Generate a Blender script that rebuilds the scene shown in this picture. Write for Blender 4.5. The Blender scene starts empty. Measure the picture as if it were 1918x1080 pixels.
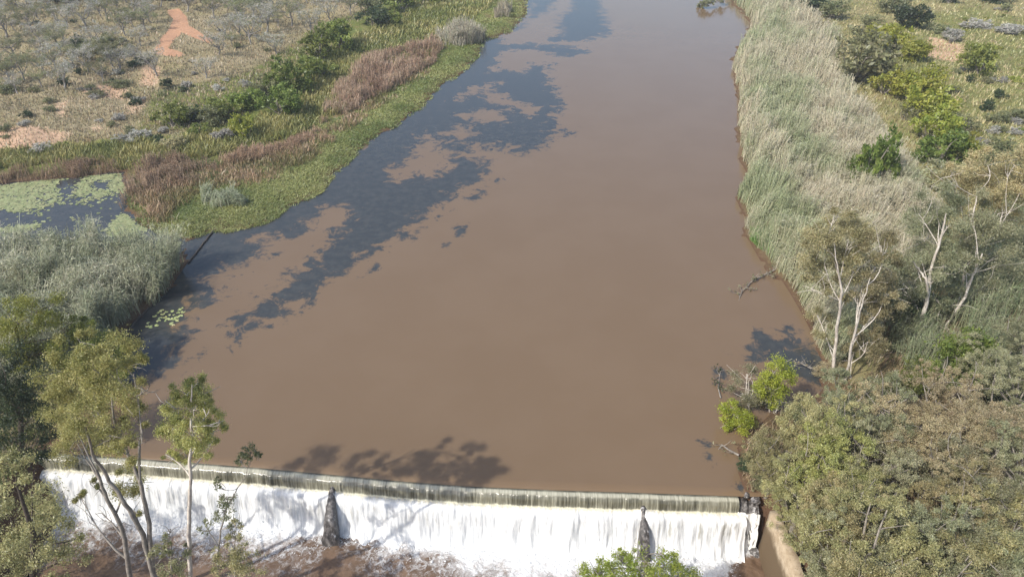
import bpy, math, random
import numpy as np
from mathutils import Vector
R = math.radians
S = bpy.context.scene
C = S.collection

# ------------------------------------------------------------------ camera, world, sun, exposure
CAM_Z, PITCH, FPX = 30.0, R(34.0), 1320.0
cam_d = bpy.data.cameras.new('camera'); cam = bpy.data.objects.new('camera', cam_d); C.objects.link(cam)
cam_d.sensor_width = 36.0; cam_d.lens = 36.0 * FPX / 1918.0
cam_d.clip_start = 0.5; cam_d.clip_end = 6000
cam.location = (0, 0, CAM_Z); cam.rotation_euler = (R(90) - PITCH, 0, 0)
S.camera = cam
SUN_EL = R(45.0); SX, SY = 0.8, 0.6            # direction the light travels over the ground
w = bpy.data.worlds.new('World'); S.world = w; w.use_nodes = True
nt = w.node_tree; nt.nodes.clear()
sky = nt.nodes.new('ShaderNodeTexSky'); sky.sky_type = 'NISHITA'; sky.sun_disc = False
sky.sun_elevation = SUN_EL; sky.sun_rotation = math.atan2(-SX, -SY); sky.dust_density = 2.4; sky.air_density = 1.0
bg = nt.nodes.new('ShaderNodeBackground'); bg.inputs[1].default_value = 0.15
wo = nt.nodes.new('ShaderNodeOutputWorld')
nt.links.new(sky.outputs[0], bg.inputs[0]); nt.links.new(bg.outputs[0], wo.inputs[0])
sun_d = bpy.data.lights.new('sun', 'SUN'); sun_d.energy = 3.3; sun_d.angle = R(0.6); sun_d.color = (1.0, 0.955, 0.88)
sun = bpy.data.objects.new('sun', sun_d); C.objects.link(sun)
sun.rotation_euler = Vector((SX * math.cos(SUN_EL), SY * math.cos(SUN_EL), -math.sin(SUN_EL))).to_track_quat('-Z', 'Y').to_euler()
S.view_settings.view_transform = 'Standard'; S.view_settings.look = 'None'
S.view_settings.gamma = 1.0; S.view_settings.exposure = 0.50
try:
    S.cycles.max_bounces = 6; S.cycles.diffuse_bounces = 3; S.cycles.glossy_bounces = 2
    S.cycles.transparent_max_bounces = 8; S.cycles.transmission_bounces = 3
except Exception: pass

# ------------------------------------------------------------------ projection helpers (photo pixels, 1918 x 1080)
cp, sp = math.cos(PITCH), math.sin(PITCH)
def ray(px, py):
    u = (np.asarray(px, float) - 959) / FPX; v = (np.asarray(py, float) - 540) / FPX
    return u, cp - v * sp, -sp - v * cp
def atz(px, py, z=0.0):
    dx, dy, dz = ray(px, py); t = (z - CAM_Z) / dz
    return dx * t, dy * t
def aty(px, py, Y):
    dx, dy, dz = ray(px, py); t = Y / dy
    return dx * t, CAM_Z + dz * t
def W(poly, z=0.0):
    a = np.array(poly, float); x, y = atz(a[:, 0], a[:, 1], z)
    return np.stack([x, y], 1)
def depth(x, y, z=0.0): return y * cp + (CAM_Z - z) * sp
def project(x, y, z):
    d = y * cp + (CAM_Z - z) * sp
    v = ((CAM_Z - z) * cp - y * sp) / d
    return 959 + FPX * x / d, 540 + FPX * v

rng = np.random.default_rng(7)
def h2(ix, iy, s):
    n = (ix.astype(np.int64) * 374761393 + iy.astype(np.int64) * 668265263 + s * 974711) & 0x7fffffff
    n = ((n ^ (n >> 13)) * 1274126177) & 0x7fffffff
    return ((n ^ (n >> 16)) & 0xffff) / 65535.0
def vnoise(x, y, s=0):
    x = np.asarray(x, float); y = np.asarray(y, float)
    ix = np.floor(x); iy = np.floor(y); fx = x - ix; fy = y - iy
    fx = fx * fx * (3 - 2 * fx); fy = fy * fy * (3 - 2 * fy)
    a = h2(ix, iy, s); b = h2(ix + 1, iy, s); c = h2(ix, iy + 1, s); d = h2(ix + 1, iy + 1, s)
    return a + (b - a) * fx + (c - a) * fy + (a - b - c + d) * fx * fy
def fbm(x, y, s=0, o=3):
    t = 0; amp = .5; tot = 0
    for k in range(o):
        t = t + amp * vnoise(x * 2 ** k, y * 2 ** k, s + k * 17); tot += amp; amp *= .5
    return t / tot
def sst(a, b, x):
    t = np.clip((x - a) / (b - a), 0, 1); return t * t * (3 - 2 * t)
def sdf(poly, x, y):          # positive inside
    x = np.asarray(x, float); y = np.asarray(y, float); shp = x.shape; x = x.ravel(); y = y.ravel()
    best = np.full(x.shape, 1e18); ins = np.zeros(x.shape, bool); n = len(poly)
    for i in range(n):
        ax, ay = poly[i]; bx, by = poly[(i + 1) % n]
        ex, ey = bx - ax, by - ay; L = ex * ex + ey * ey + 1e-12
        t = np.clip(((x - ax) * ex + (y - ay) * ey) / L, 0, 1)
        d = (x - ax - t * ex) ** 2 + (y - ay - t * ey) ** 2; best = np.minimum(best, d)
        c = ((ay > y) != (by > y)); 
        with np.errstate(divide='ignore', invalid='ignore'):
            c &= x < (bx - ax) * (y - ay) / (by - ay + 1e-15) + ax
        ins ^= c
    return (np.where(ins, 1, -1) * np.sqrt(best)).reshape(shp)
def sample_px(poly, n, r=None):
    r = r or rng; a = np.array(poly, float); lo = a.min(0); hi = a.max(0); out = []
    tot = 0
    while tot < n:
        p = lo + r.random((n * 2, 2)) * (hi - lo); k = sdf(a, p[:, 0], p[:, 1]) > 0
        p = p[k]; out.append(p); tot += len(p)
    return np.concatenate(out)[:n]

# ------------------------------------------------------------------ mesh helpers
def mesh(name, V, F, col=None, uv=None, attrs=None, smooth=False):
    V = np.asarray(V, np.float32); me = bpy.data.meshes.new(name)
    Fs = F if isinstance(F, list) else [F]
    Fs = [np.asarray(f, np.int32) for f in Fs if len(f)]
    loops = np.concatenate([f.ravel() for f in Fs]); cnt = np.concatenate([np.full(len(f), f.shape[1], np.int32) for f in Fs])
    st = np.concatenate([[0], np.cumsum(cnt)[:-1]]).astype(np.int32)
    me.vertices.add(len(V)); me.vertices.foreach_set('co', V.ravel())
    me.loops.add(len(loops)); me.loops.foreach_set('vertex_index', loops)
    me.polygons.add(len(cnt)); me.polygons.foreach_set('loop_start', st)
    if smooth: me.polygons.foreach_set('use_smooth', np.ones(len(cnt), bool))
    me.update(calc_edges=True)
    if col is not None:
        a = me.color_attributes.new('Col', 'FLOAT_COLOR', 'POINT')
        cc = np.ones((len(V), 4), np.float32); cc[:, :3] = col; a.data.foreach_set('color', cc.ravel())
    if attrs:
        for k, v in attrs.items():
            a = me.attributes.new(k, 'FLOAT', 'POINT'); a.data.foreach_set('value', np.asarray(v, np.float32).ravel())
    if uv is not None:
        l = me.uv_layers.new(name='UVMap'); l.data.foreach_set('uv', np.asarray(uv, np.float32)[loops].ravel())
    me.validate()
    return me
def obj(name, me, mat, parent=None):
    o = bpy.data.objects.new(name, me); C.objects.link(o)
    if mat is not None and not me.materials: me.materials.append(mat)
    if parent: o.parent = parent
    return o
def tag(o, label=None, cat=None, group=None, kind=None):
    if label: o['label'] = label
    if cat: o['category'] = cat
    if group: o['group'] = group
    if kind: o['kind'] = kind
    return o
def empty(name, loc, rz=0, sc=1):
    o = bpy.data.objects.new(name, None); C.objects.link(o); o.location = loc; o.rotation_euler = (0, 0, rz)
    o.scale = (sc, sc, sc) if not hasattr(sc, '__len__') else sc
    o.empty_display_size = .3
    return o
def grid(xs, ys):
    nx, ny = len(xs), len(ys); X, Y = np.meshgrid(xs, ys)
    i = np.arange(nx * ny).reshape(ny, nx)
    F = np.stack([i[:-1, :-1], i[:-1, 1:], i[1:, 1:], i[1:, :-1]], -1).reshape(-1, 4)
    return X.ravel(), Y.ravel(), F

# ------------------------------------------------------------------ material helpers
class NT:
    def __init__(s, name):
        s.m = bpy.data.materials.new(name); s.m.use_nodes = True; s.t = s.m.node_tree; s.t.nodes.clear()
        s.out = s.t.nodes.new('ShaderNodeOutputMaterial')
    def n(s, typ, **kw):
        nd = s.t.nodes.new('ShaderNode' + typ)
        for k, v in kw.items():
            if k.startswith('_'): nd.inputs[int(k[1:])].default_value = v
            else: setattr(nd, k, v)
        return nd
    def l(s, a, b): s.t.links.new(a, b)
    def put(s, v, sock):
        if isinstance(v, bpy.types.NodeSocket): s.l(v, sock)
        else: sock.default_value = v
    def attr(s, name, col=False):
        a = s.n('Attribute', attribute_name=name); return a.outputs['Color' if col else 'Fac']
    def math(s, op, a, b=0.0, c=0.0, clamp=False):
        m = s.n('Math', operation=op, use_clamp=clamp); s.put(a, m.inputs[0]); s.put(b, m.inputs[1]); s.put(c, m.inputs[2]); return m.outputs[0]
    def mix(s, f, a, b, blend='MIX'):
        m = s.n('MixRGB', blend_type=blend); s.put(f, m.inputs[0])
        for k, v in ((1, a), (2, b)):
            if not isinstance(v, bpy.types.NodeSocket): v = (*v, 1) if len(v) == 3 else v
            s.put(v, m.inputs[k])
        return m.outputs[0]
    def noise(s, scale, detail=4, rough=.55, vec=None, dist=0, col=False):
        t = s.n('TexNoise'); t.inputs['Scale'].default_value = scale; t.inputs['Detail'].default_value = detail
        t.inputs['Roughness'].default_value = rough; t.inputs['Distortion'].default_value = dist
        if vec is not None: s.l(vec, t.inputs['Vector'])
        return t.outputs[1 if col else 0]
    def pos(s, sc=None):
        g = s.n('NewGeometry').outputs['Position']
        if sc is None: return g
        m = s.n('Mapping'); s.l(g, m.inputs[0]); m.inputs['Scale'].default_value = sc; return m.outputs[0]
    def ramp(s, f, lo, hi):
        m = s.n('MapRange', interpolation_type='SMOOTHSTEP'); s.put(f, m.inputs[0]); m.inputs[1].default_value = lo; m.inputs[2].default_value = hi
        return m.outputs[0]
    def bump(s, h, strength, dist):
        b = s.n('Bump'); b.inputs['Strength'].default_value = strength; b.inputs['Distance'].default_value = dist; s.l(h, b.inputs['Height']); return b.outputs[0]
    def bsdf(s, col, rough=.8, spec=.3, normal=None, ior=None):
        p = s.n('BsdfPrincipled'); s.put(col if isinstance(col, bpy.types.NodeSocket) else (*col, 1), p.inputs['Base Color'])
        s.put(rough, p.inputs['Roughness']); p.inputs['Specular IOR Level'].default_value = spec
        if ior: p.inputs['IOR'].default_value = ior
        if normal: s.l(normal, p.inputs['Normal'])
        return p.outputs[0]
    def done(s, sh): s.l(sh, s.out.inputs[0]); return s.m

def foliage_mat(name, trans=.42, gloss=.025, var=.2):
    t = NT(name); c = t.attr('Col', True)
    hs = t.n('HueSaturation'); t.l(c, hs.inputs['Color'])
    r = t.n('ObjectInfo').outputs['Random']
    t.l(t.math('MULTIPLY_ADD', r, var * 2, 1 - var), hs.inputs['Value'])
    r2 = t.math('FRACT', t.math('MULTIPLY', r, 7.31))
    t.l(t.math('MULTIPLY_ADD', r2, .035, .4825), hs.inputs['Hue'])
    d = t.n('BsdfDiffuse'); t.l(hs.outputs[0], d.inputs[0]); tr = t.n('BsdfTranslucent'); t.l(hs.outputs[0], tr.inputs[0])
    m = t.n('MixShader'); m.inputs[0].default_value = trans; t.l(d.outputs[0], m.inputs[1]); t.l(tr.outputs[0], m.inputs[2])
    g = t.n('BsdfGlossy'); g.inputs['Roughness'].default_value = .45; g.inputs[0].default_value = (.9, .95, 1, 1)
    m2 = t.n('MixShader'); m2.inputs[0].default_value = gloss; t.l(m.outputs[0], m2.inputs[1]); t.l(g.outputs[0], m2.inputs[2])
    return t.done(m2.outputs[0])
M = {}
M['leaf'] = foliage_mat('leaf_cover')
M['reed'] = foliage_mat('reed_blade', .2, .04, 0.0)
def bark(name, a, b, dark, sc=1.0):
    t = NT(name); p = t.n('TexCoord').outputs['Object']
    n1 = t.noise(3 * sc, 4, .6, p); n2 = t.noise(9 * sc, 4, .7, p)
    c = t.mix(t.ramp(n1, .35, .65), a, b); c = t.mix(t.ramp(n2, .58, .7), c, dark)
    return t.done(t.bsdf(c, .85, .2, t.bump(n2, .5, .03)))
M['white_bark'] = bark('white_bark', (.62, .57, .5), (.42, .37, .32), (.26, .18, .13))
M['grey_bark'] = bark('grey_bark', (.3, .27, .23), (.18, .16, .14), (.08, .06, .05))
M['twig'] = bark('twig_bark', (.3, .28, .26), (.2, .19, .18), (.1, .09, .08))
M['dark_bark'] = bark('dark_bark', (.10, .08, .065), (.06, .05, .04), (.03, .025, .02))

# ------------------------------------------------------------------ plan of the place
CREST_PX = [(-220, 826), (90, 845), (270, 857), (480, 873), (620, 886), (760, 899), (880, 908), (1040, 915), (1200, 920), (1395, 927), (1700, 930)]
cw = W(CREST_PX)
def yc(x): return np.interp(x, cw[:, 0], cw[:, 1])
RIVER = W([(90, 845), (130, 800), (185, 740), (205, 700), (212, 660), (235, 612), (290, 572), (322, 535), (345, 490), (352, 455), (385, 440),
           (430, 432), (500, 416), (540, 392), (600, 360), (630, 322), (665, 290), (700, 256), (740, 236), (790, 203), (820, 164),
           (868, 136), (898, 100), (903, 78), (955, 58), (982, 30), (985, 0), (960, -60), (900, -120),
           (1080, -130), (1250, -60), (1345, -20), (1372, 5), (1385, 22), (1405, 42), (1400, 62), (1376, 100), (1369, 130), (1380, 180), (1378, 230), (1386, 290), (1398, 332),
           (1376, 368), (1388, 400), (1394, 440), (1420, 474), (1450, 512), (1490, 562), (1516, 600), (1521, 640), (1545, 690), (1535, 735),
           (1480, 765), (1405, 800), (1375, 840), (1383, 880), (1397, 925), (1397, 1100), (90, 1100)])
POND = W([(-500, 470), (-500, 352), (-100, 352), (0, 345), (110, 332), (225, 322), (240, 360), (232, 395), (255, 420), (300, 436), (348, 446), (352, 462), (330, 476), (240, 470), (100, 470), (0, 490)])
def rough(poly, step=1.1, amp=.55, s=3):
    out = []
    for i in range(len(poly)):
        a = poly[i]; b = poly[(i + 1) % len(poly)]; L = np.hypot(*(b - a)); n = int(min(max(1, L / step), 40))
        nx = np.array([-(b - a)[1], (b - a)[0]]) / (L + 1e-9)
        for k in range(n):
            p = a + (b - a) * k / n
            if p[1] > 29 or p[0] < 0 and p[1] > 29: p = p + nx * amp * (2 * float(fbm(p[0] * .45, p[1] * .45, s, 3)) - 1) * (1 + p[1] / 90)
            out.append(p)
    return np.array(out)
RIVER = rough(RIVER); POND = rough(POND, 1.5, .5, 4)
XR = 13.15; POOL_Z = -3.0; NEAR_Y = 20.4
def height(x, y):
    sr = np.maximum(sdf(RIVER, x, y), sdf(POND, x, y)); d = -sr
    up = np.where(d > 0, .06 + .10 * np.minimum(d, 2.5) + .025 * np.clip(d - 5, 0, 80), -.15 - .35 * np.minimum(-d, 3))
    up = up + np.where(d > 1, (fbm(x * .15, y * .15, 3) - .5) * np.clip(d - 1, 0, 8) * .13, 0)
    # cut below the weir
    v = yc(x) - y
    inside = sst(-.3, .9, v) * sst(XR + .9, XR + .3, x)
    left = sst(-27.5, -24.5, x)
    low = -4.4 * left * sst(NEAR_Y - 1.2, NEAR_Y + .4, y) + (-2.7 + .5 * (fbm(x * .5, y * .5, 9) - .5)) * left * (1 - sst(NEAR_Y - 1.2, NEAR_Y + .4, y)) + (1 - left) * .3
    return up * (1 - inside) + low * inside

# ------------------------------------------------------------------ ground
def axis(lo, hi, step, far, k=14):
    a = np.arange(lo, hi + step * .5, step); e = np.geomspace(step * 2, far, k)
    return np.concatenate([a[0] - e[::-1], a, a[-1] + e])
gx = axis(-118, 118, .45, 2600); gy = axis(8, 168, .45, 2800)
X, Y, F = grid(gx, gy); Z = height(X, Y)
GZ = Z.reshape(len(gy), len(gx))
def gh(x, y):
    x = np.asarray(x, float); y = np.asarray(y, float)
    i = np.clip(np.searchsorted(gx, x) - 1, 0, len(gx) - 2); j = np.clip(np.searchsorted(gy, y) - 1, 0, len(gy) - 2)
    u = np.clip((x - gx[i]) / (gx[i + 1] - gx[i]), 0, 1); v = np.clip((y - gy[j]) / (gy[j + 1] - gy[j]), 0, 1)
    return GZ[j, i] * (1 - u) * (1 - v) + GZ[j, i + 1] * u * (1 - v) + GZ[j + 1, i] * (1 - u) * v + GZ[j + 1, i + 1] * u * v
def zone(poly, soft): return sst(-soft, soft, sdf(W(poly), X, Y))
PATHP = [(318, 36), (336, 34), (352, 50), (360, 74), (398, 86), (402, 96), (350, 84), (335, 90), (322, 108), (352, 120), (345, 124), (300, 118), (292, 108), (310, 90), (325, 60)]
PATHP = [(318, 36), (340, 34), (354, 48), (358, 66), (380, 78), (402, 90), (398, 97), (370, 88), (345, 80), (332, 92), (320, 108), (345, 114), (352, 121), (338, 124), (300, 119), (292, 110), (306, 92), (322, 72), (330, 56), (318, 42)]
path = zone(PATHP, .6)
soil = np.zeros(len(X))
SOILP = [[(150, 175), (200, 165), (245, 175), (240, 200), (200, 195), (150, 190)], [(265, 130), (310, 140), (300, 175), (260, 170)],
          [(-60, 240), (60, 245), (140, 255), (120, 275), (40, 290), (-60, 300)], [(105, 205), (135, 200), (130, 230), (105, 228)], [(170, 240), (195, 240), (195, 255), (170, 252)],
          [(240, 195), (285, 190), (270, 220), (240, 225)], [(840, 0), (880, -6), (870, 14), (835, 16)], [(1730, 80), (1810, 95), (1800, 135), (1730, 115)],
          [(1690, 930), (1730, 900), (1725, 990), (1690, 1000)], [(1640, 1030), (1665, 1030), (1670, 1100), (1645, 1100)], [(1405, 890), (1440, 885), (1440, 925), (1400, 915)]]
for p in SOILP:
    soil = np.maximum(soil, zone(p, 1.4))
green = zone([(-500, 285), (0, 285), (240, 262), (330, 262), (430, 225), (520, 180), (600, 130), (700, 75), (760, 40), (860, -10), (1000, -30), (985, 60), (900, 110), (790, 205), (640, 310), (560, 385), (430, 440), (300, 440), (220, 400), (240, 330), (-500, 350)], 2.0)
green = np.maximum(green, .75 * zone([(280, 180), (450, 150), (540, 90), (640, 40), (760, 0), (800, 30), (640, 130), (420, 250), (240, 265)], 3.0))
green = np.maximum(green, .55 * zone([(1560, 60), (1800, 20), (1990, 60), (2100, 260), (1850, 330), (1700, 260)], 4.0))
mesh_g = mesh('ground', np.stack([X, Y, Z], 1), F, attrs={'path': path, 'soil': soil, 'green': green, 'right': sst(0, 12, X)}, smooth=True)
t = NT('savannah_ground'); p = t.pos()
n0 = t.noise(.09, 5, .6, p); n1 = t.noise(.6, 6, .65, p); n2 = t.noise(3.5, 6, .7, p); n3 = t.noise(14, 3, .6, p)
dry = t.mix(t.ramp(n1, .35, .65), (.26, .22, .13), (.34, .285, .18)); dry = t.mix(t.ramp(n2, .5, .72), dry, (.19, .165, .095))
dry = t.mix(t.ramp(n0, .42, .62), dry, t.mix(t.ramp(n2, .4, .6), (.23, .21, .10), (.33, .27, .155)))
dryr = t.mix(t.ramp(n1, .35, .65), (.21, .20, .085), (.30, .25, .13))
dry = t.mix(t.attr('right'), dry, dryr)
gr = t.mix(t.ramp(n2, .35, .65), (.10, .13, .035), (.20, .21, .06)); gr = t.mix(t.ramp(n1, .5, .7), gr, (.22, .17, .09))
base = t.mix(t.ramp(t.math('ADD', t.attr('green'), t.math('MULTIPLY_ADD', n1, .5, -.25)), .35, .65), dry, gr)
so = t.mix(t.ramp(n2, .3, .7), (.46, .28, .175), (.58, .42, .29))
base = t.mix(t.ramp(t.math('ADD', t.attr('soil'), t.math('MULTIPLY_ADD', n2, 2.6, -1.4)), .42, .72), base, so)
pc = t.mix(t.ramp(n2, .3, .7), (.44, .235, .135), (.54, .33, .21))
base = t.mix(t.ramp(t.math('ADD', t.attr('path'), t.math('MULTIPLY_ADD', n2, .35, -.17)), .4, .6), base, pc)
sepz = t.n('SeparateXYZ'); t.l(p, sepz.inputs[0])
mud = t.ramp(t.math('ADD', sepz.outputs[2], t.math('MULTIPLY_ADD', n2, .3, -.15)), .32, .02)
base = t.mix(mud, base, (.11, .065, .04))
base = t.mix(t.ramp(n3, .45, .75), base, t.mix(1.0, base, (.72, .72, .70), 'MULTIPLY'))
M['ground'] = t.done(t.bsdf(base, .95, .15, t.bump(t.math('ADD', n2, n3), .6, .12)))
tag(obj('ground', mesh_g, M['ground']), kind='structure')

# ------------------------------------------------------------------ river surface with clear dark weed-free tongues in brown flood water
rx = axis(-62, 62, .42, 1400, 10)
tt = np.concatenate([[0, .006, .015, .03, .05, .08], np.geomspace(.12, 1, 420)])
U, T, F = grid(rx, tt)
ycr = yc(U); YR = ycr + (175 - ycr) * ((T - .0) ** 1.0) * np.where(T < .12, 1, 1)
YR = ycr + T ** 1.35 * (185 - ycr)
YR = np.where(T >= 1, 2600, YR)
ZR = -.10 * sst(.16, 0, YR - ycr)
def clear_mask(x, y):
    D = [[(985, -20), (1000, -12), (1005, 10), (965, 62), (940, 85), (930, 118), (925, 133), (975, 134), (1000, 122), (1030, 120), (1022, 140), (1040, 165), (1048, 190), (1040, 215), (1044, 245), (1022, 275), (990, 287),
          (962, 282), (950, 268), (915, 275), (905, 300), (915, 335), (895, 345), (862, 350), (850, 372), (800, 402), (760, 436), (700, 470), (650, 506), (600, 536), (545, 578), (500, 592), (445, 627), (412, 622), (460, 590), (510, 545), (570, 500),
          (612, 455), (652, 402), (640, 383), (612, 388), (560, 432), (478, 452), (505, 476), (430, 502), (375, 526), (418, 546), (400, 562), (362, 568), (335, 610), (355, 636), (328, 690), (288, 708),  # last points, lower left lobe: clear water with some bank tree shadow painted in
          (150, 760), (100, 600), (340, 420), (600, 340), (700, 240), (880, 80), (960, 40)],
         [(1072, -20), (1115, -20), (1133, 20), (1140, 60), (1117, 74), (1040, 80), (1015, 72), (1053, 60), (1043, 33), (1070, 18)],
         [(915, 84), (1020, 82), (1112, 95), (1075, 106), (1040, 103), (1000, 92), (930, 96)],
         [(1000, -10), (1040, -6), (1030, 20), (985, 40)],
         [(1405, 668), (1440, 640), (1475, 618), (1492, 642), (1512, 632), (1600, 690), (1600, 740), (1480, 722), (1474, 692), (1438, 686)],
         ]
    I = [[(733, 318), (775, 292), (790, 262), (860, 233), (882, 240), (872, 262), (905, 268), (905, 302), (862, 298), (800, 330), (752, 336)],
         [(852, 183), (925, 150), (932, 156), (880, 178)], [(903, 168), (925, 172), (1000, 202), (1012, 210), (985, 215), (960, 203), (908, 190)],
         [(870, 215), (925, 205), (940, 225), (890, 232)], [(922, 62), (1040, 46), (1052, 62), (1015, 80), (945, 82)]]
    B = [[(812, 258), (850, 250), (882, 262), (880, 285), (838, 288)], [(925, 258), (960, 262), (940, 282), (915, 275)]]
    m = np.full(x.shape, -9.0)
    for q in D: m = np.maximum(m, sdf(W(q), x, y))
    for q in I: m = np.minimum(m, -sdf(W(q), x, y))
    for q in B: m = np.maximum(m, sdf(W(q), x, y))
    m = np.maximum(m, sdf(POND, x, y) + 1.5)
    # small dark flecks of submerged weed, kept in the same mask
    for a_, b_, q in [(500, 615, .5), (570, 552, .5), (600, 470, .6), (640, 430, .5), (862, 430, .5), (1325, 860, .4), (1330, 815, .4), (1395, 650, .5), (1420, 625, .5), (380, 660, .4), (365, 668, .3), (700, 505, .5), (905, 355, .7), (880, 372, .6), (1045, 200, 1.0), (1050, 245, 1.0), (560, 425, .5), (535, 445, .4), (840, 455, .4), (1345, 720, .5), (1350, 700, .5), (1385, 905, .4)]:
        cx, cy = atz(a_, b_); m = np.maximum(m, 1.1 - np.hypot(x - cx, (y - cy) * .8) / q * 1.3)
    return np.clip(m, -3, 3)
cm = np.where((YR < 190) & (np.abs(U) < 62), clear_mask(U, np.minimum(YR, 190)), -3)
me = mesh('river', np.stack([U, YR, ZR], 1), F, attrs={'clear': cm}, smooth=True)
t = NT('river_water'); p = t.pos(); ps = t.pos((.55, 1.0, 1))
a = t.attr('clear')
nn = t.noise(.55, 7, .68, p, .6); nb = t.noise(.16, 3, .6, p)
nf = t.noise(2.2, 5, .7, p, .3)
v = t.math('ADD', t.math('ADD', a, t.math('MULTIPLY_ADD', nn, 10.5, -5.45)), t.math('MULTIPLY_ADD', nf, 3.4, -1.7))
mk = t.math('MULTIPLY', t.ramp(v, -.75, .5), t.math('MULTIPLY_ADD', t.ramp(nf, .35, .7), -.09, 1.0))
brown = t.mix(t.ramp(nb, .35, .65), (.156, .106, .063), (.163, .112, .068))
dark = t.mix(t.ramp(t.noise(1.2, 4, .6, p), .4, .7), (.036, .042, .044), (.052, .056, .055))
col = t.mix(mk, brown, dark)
rip = t.math('ADD', t.noise(3.2, 4, .55, ps), t.math('MULTIPLY', t.noise(.7, 2, .5, p), .35))
P = t.n('BsdfPrincipled'); t.l(col, P.inputs['Base Color']); P.inputs['Roughness'].default_value = .12; P.inputs['IOR'].default_value = 1.40
t.l(t.bump(rip, .12, .05), P.inputs['Normal'])
M['river'] = t.done(P.outputs[0])
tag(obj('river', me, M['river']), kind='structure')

# ------------------------------------------------------------------ weir
xs = np.arange(-29.0, 12.02, .12)
def sweep(prof, xs, f=None, close=False):
    """prof: list of (dy, z); swept along the crest line"""
    n = len(prof); V = []; uv = []; s = 0
    L = np.concatenate([[0], np.cumsum(np.hypot(*np.diff(np.array(prof), axis=0).T))])
    ybase = yc(xs)
    V = np.zeros((len(xs), n, 3)); V[:, :, 0] = xs[:, None]; V[:, :, 1] = ybase[:, None] + np.array([q[0] for q in prof])[None]; V[:, :, 2] = np.array([q[1] for q in prof])[None]
    uv = np.stack(np.broadcast_arrays(xs[:, None], L[None]), -1)
    if f is not None: V = f(V, L)
    i = np.arange(len(xs) * n).reshape(len(xs), n)
    F = np.stack([i[:-1, :-1], i[:-1, 1:], i[1:, 1:], i[1:, :-1]], -1).reshape(-1, 4)
    fs = [F]
    if close:
        fs.append(i[0][None, :]); fs.append(i[-1][None, ::-1])
    return V.reshape(-1, 3), fs, uv.reshape(-1, 2)
weir = empty('weir', (0, float(yc(0)) - .8, POOL_Z))
tag(weir, 'long concrete weir across the river with brown water spilling over it', 'weir')
def par(name, V, F, mat, parent, **kw):
    V = np.array(V, float) - np.array(parent.location)
    return obj(name, mesh(name, V, F, **kw), mat, parent)
t = NT('wet_concrete'); uvn = t.n('UVMap').outputs[0]; mp = t.n('Mapping'); t.l(uvn, mp.inputs[0]); mp.inputs['Scale'].default_value = (5, .5, 1)
a1 = t.noise(1.0, 5, .65, mp.outputs[0]); a2 = t.noise(2.5, 5, .6, t.pos())
c = t.mix(t.ramp(a1, .35, .65), (.075, .068, .042), (.20, .18, .125)); c = t.mix(t.ramp(a2, .45, .7), c, (.10, .10, .05))
M['wet_concrete'] = t.done(t.bsdf(c, .35, .4, t.bump(a1, .4, .05)))
V, F, uv = sweep([(.10, -4.4), (.10, -.30), (-.05, -.14), (-.28, -.16), (-.36, -.26), (-.46, -.86), (-.85, -.95), (-.92, -1.3), (-1.2, -3.0), (-1.7, -4.6)], xs, close=True)
par('wall', V, F, M['wet_concrete'], weir, uv=uv)
# piers of the weir
def pier(px, length, wid, seed):
    r = np.random.default_rng(seed); x0 = atz(px, 905)[0]; x0 = float(x0); y0 = float(yc(x0))
    n = 14; V = []; m = 12
    for k in range(n):
        s = k / (n - 1); y = y0 - .5 - s * length
        wd = wid * (.55 + .75 * s) * (1 + .12 * (r.random() - .5)); zt = -.42 - 1.25 * s ** 1.2 + .06 * (r.random() - .5)
        if k > n - 4: zt -= (k - n + 4) * .22
        ring = [(-wd * .62, -4.2), (-wd * .56, -2.4), (-wd * .5, zt - .35), (-wd * .38, zt - .08), (-wd * .1, zt), (wd * .2, zt - .04), (wd * .42, zt - .14), (wd * .5, zt - .4), (wd * .56, -2.4), (wd * .62, -4.2)]
        for (q, z) in ring: V.append((x0 + q + .05 * (r.random() - .5), y, z + .04 * (r.random() - .5)))
    m = 10; i = np.arange(n * m).reshape(n, m)
    F = np.stack([i[:-1, :-1], i[:-1, 1:], i[1:, 1:], i[1:, :-1]], -1).reshape(-1, 4)
    return x0, V, [F, i[-1][None, :], i[0][None, ::-1]]
t = NT('pier_stone'); a1 = t.noise(6, 6, .7, t.pos((1, 1, .35))); a2 = t.noise(1.8, 4, .6, t.pos())
c = t.mix(t.ramp(a1, .42, .62), (.045, .04, .037), (.17, .155, .145)); c = t.mix(t.ramp(t.math('ADD', a1, a2), 1.08, 1.3), c, (.62, .62, .62))
M['pier'] = t.done(t.bsdf(c, .3, .5, t.bump(a1, .8, .08)))
PIERS = []
for px, ln, wd, sd in ((619, 1.95, .62, 1), (1201, 1.7, .5, 2)):
    x0, V, F = pier(px, ln, wd, sd); PIERS.append(x0); par('pier', V, F, M['pier'], weir)

def pier_lift(x, sig=.55):
    b = 0
    for q in PIERS: b = np.maximum(b, np.exp(-((x - q) / sig) ** 2))
    return b
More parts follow.
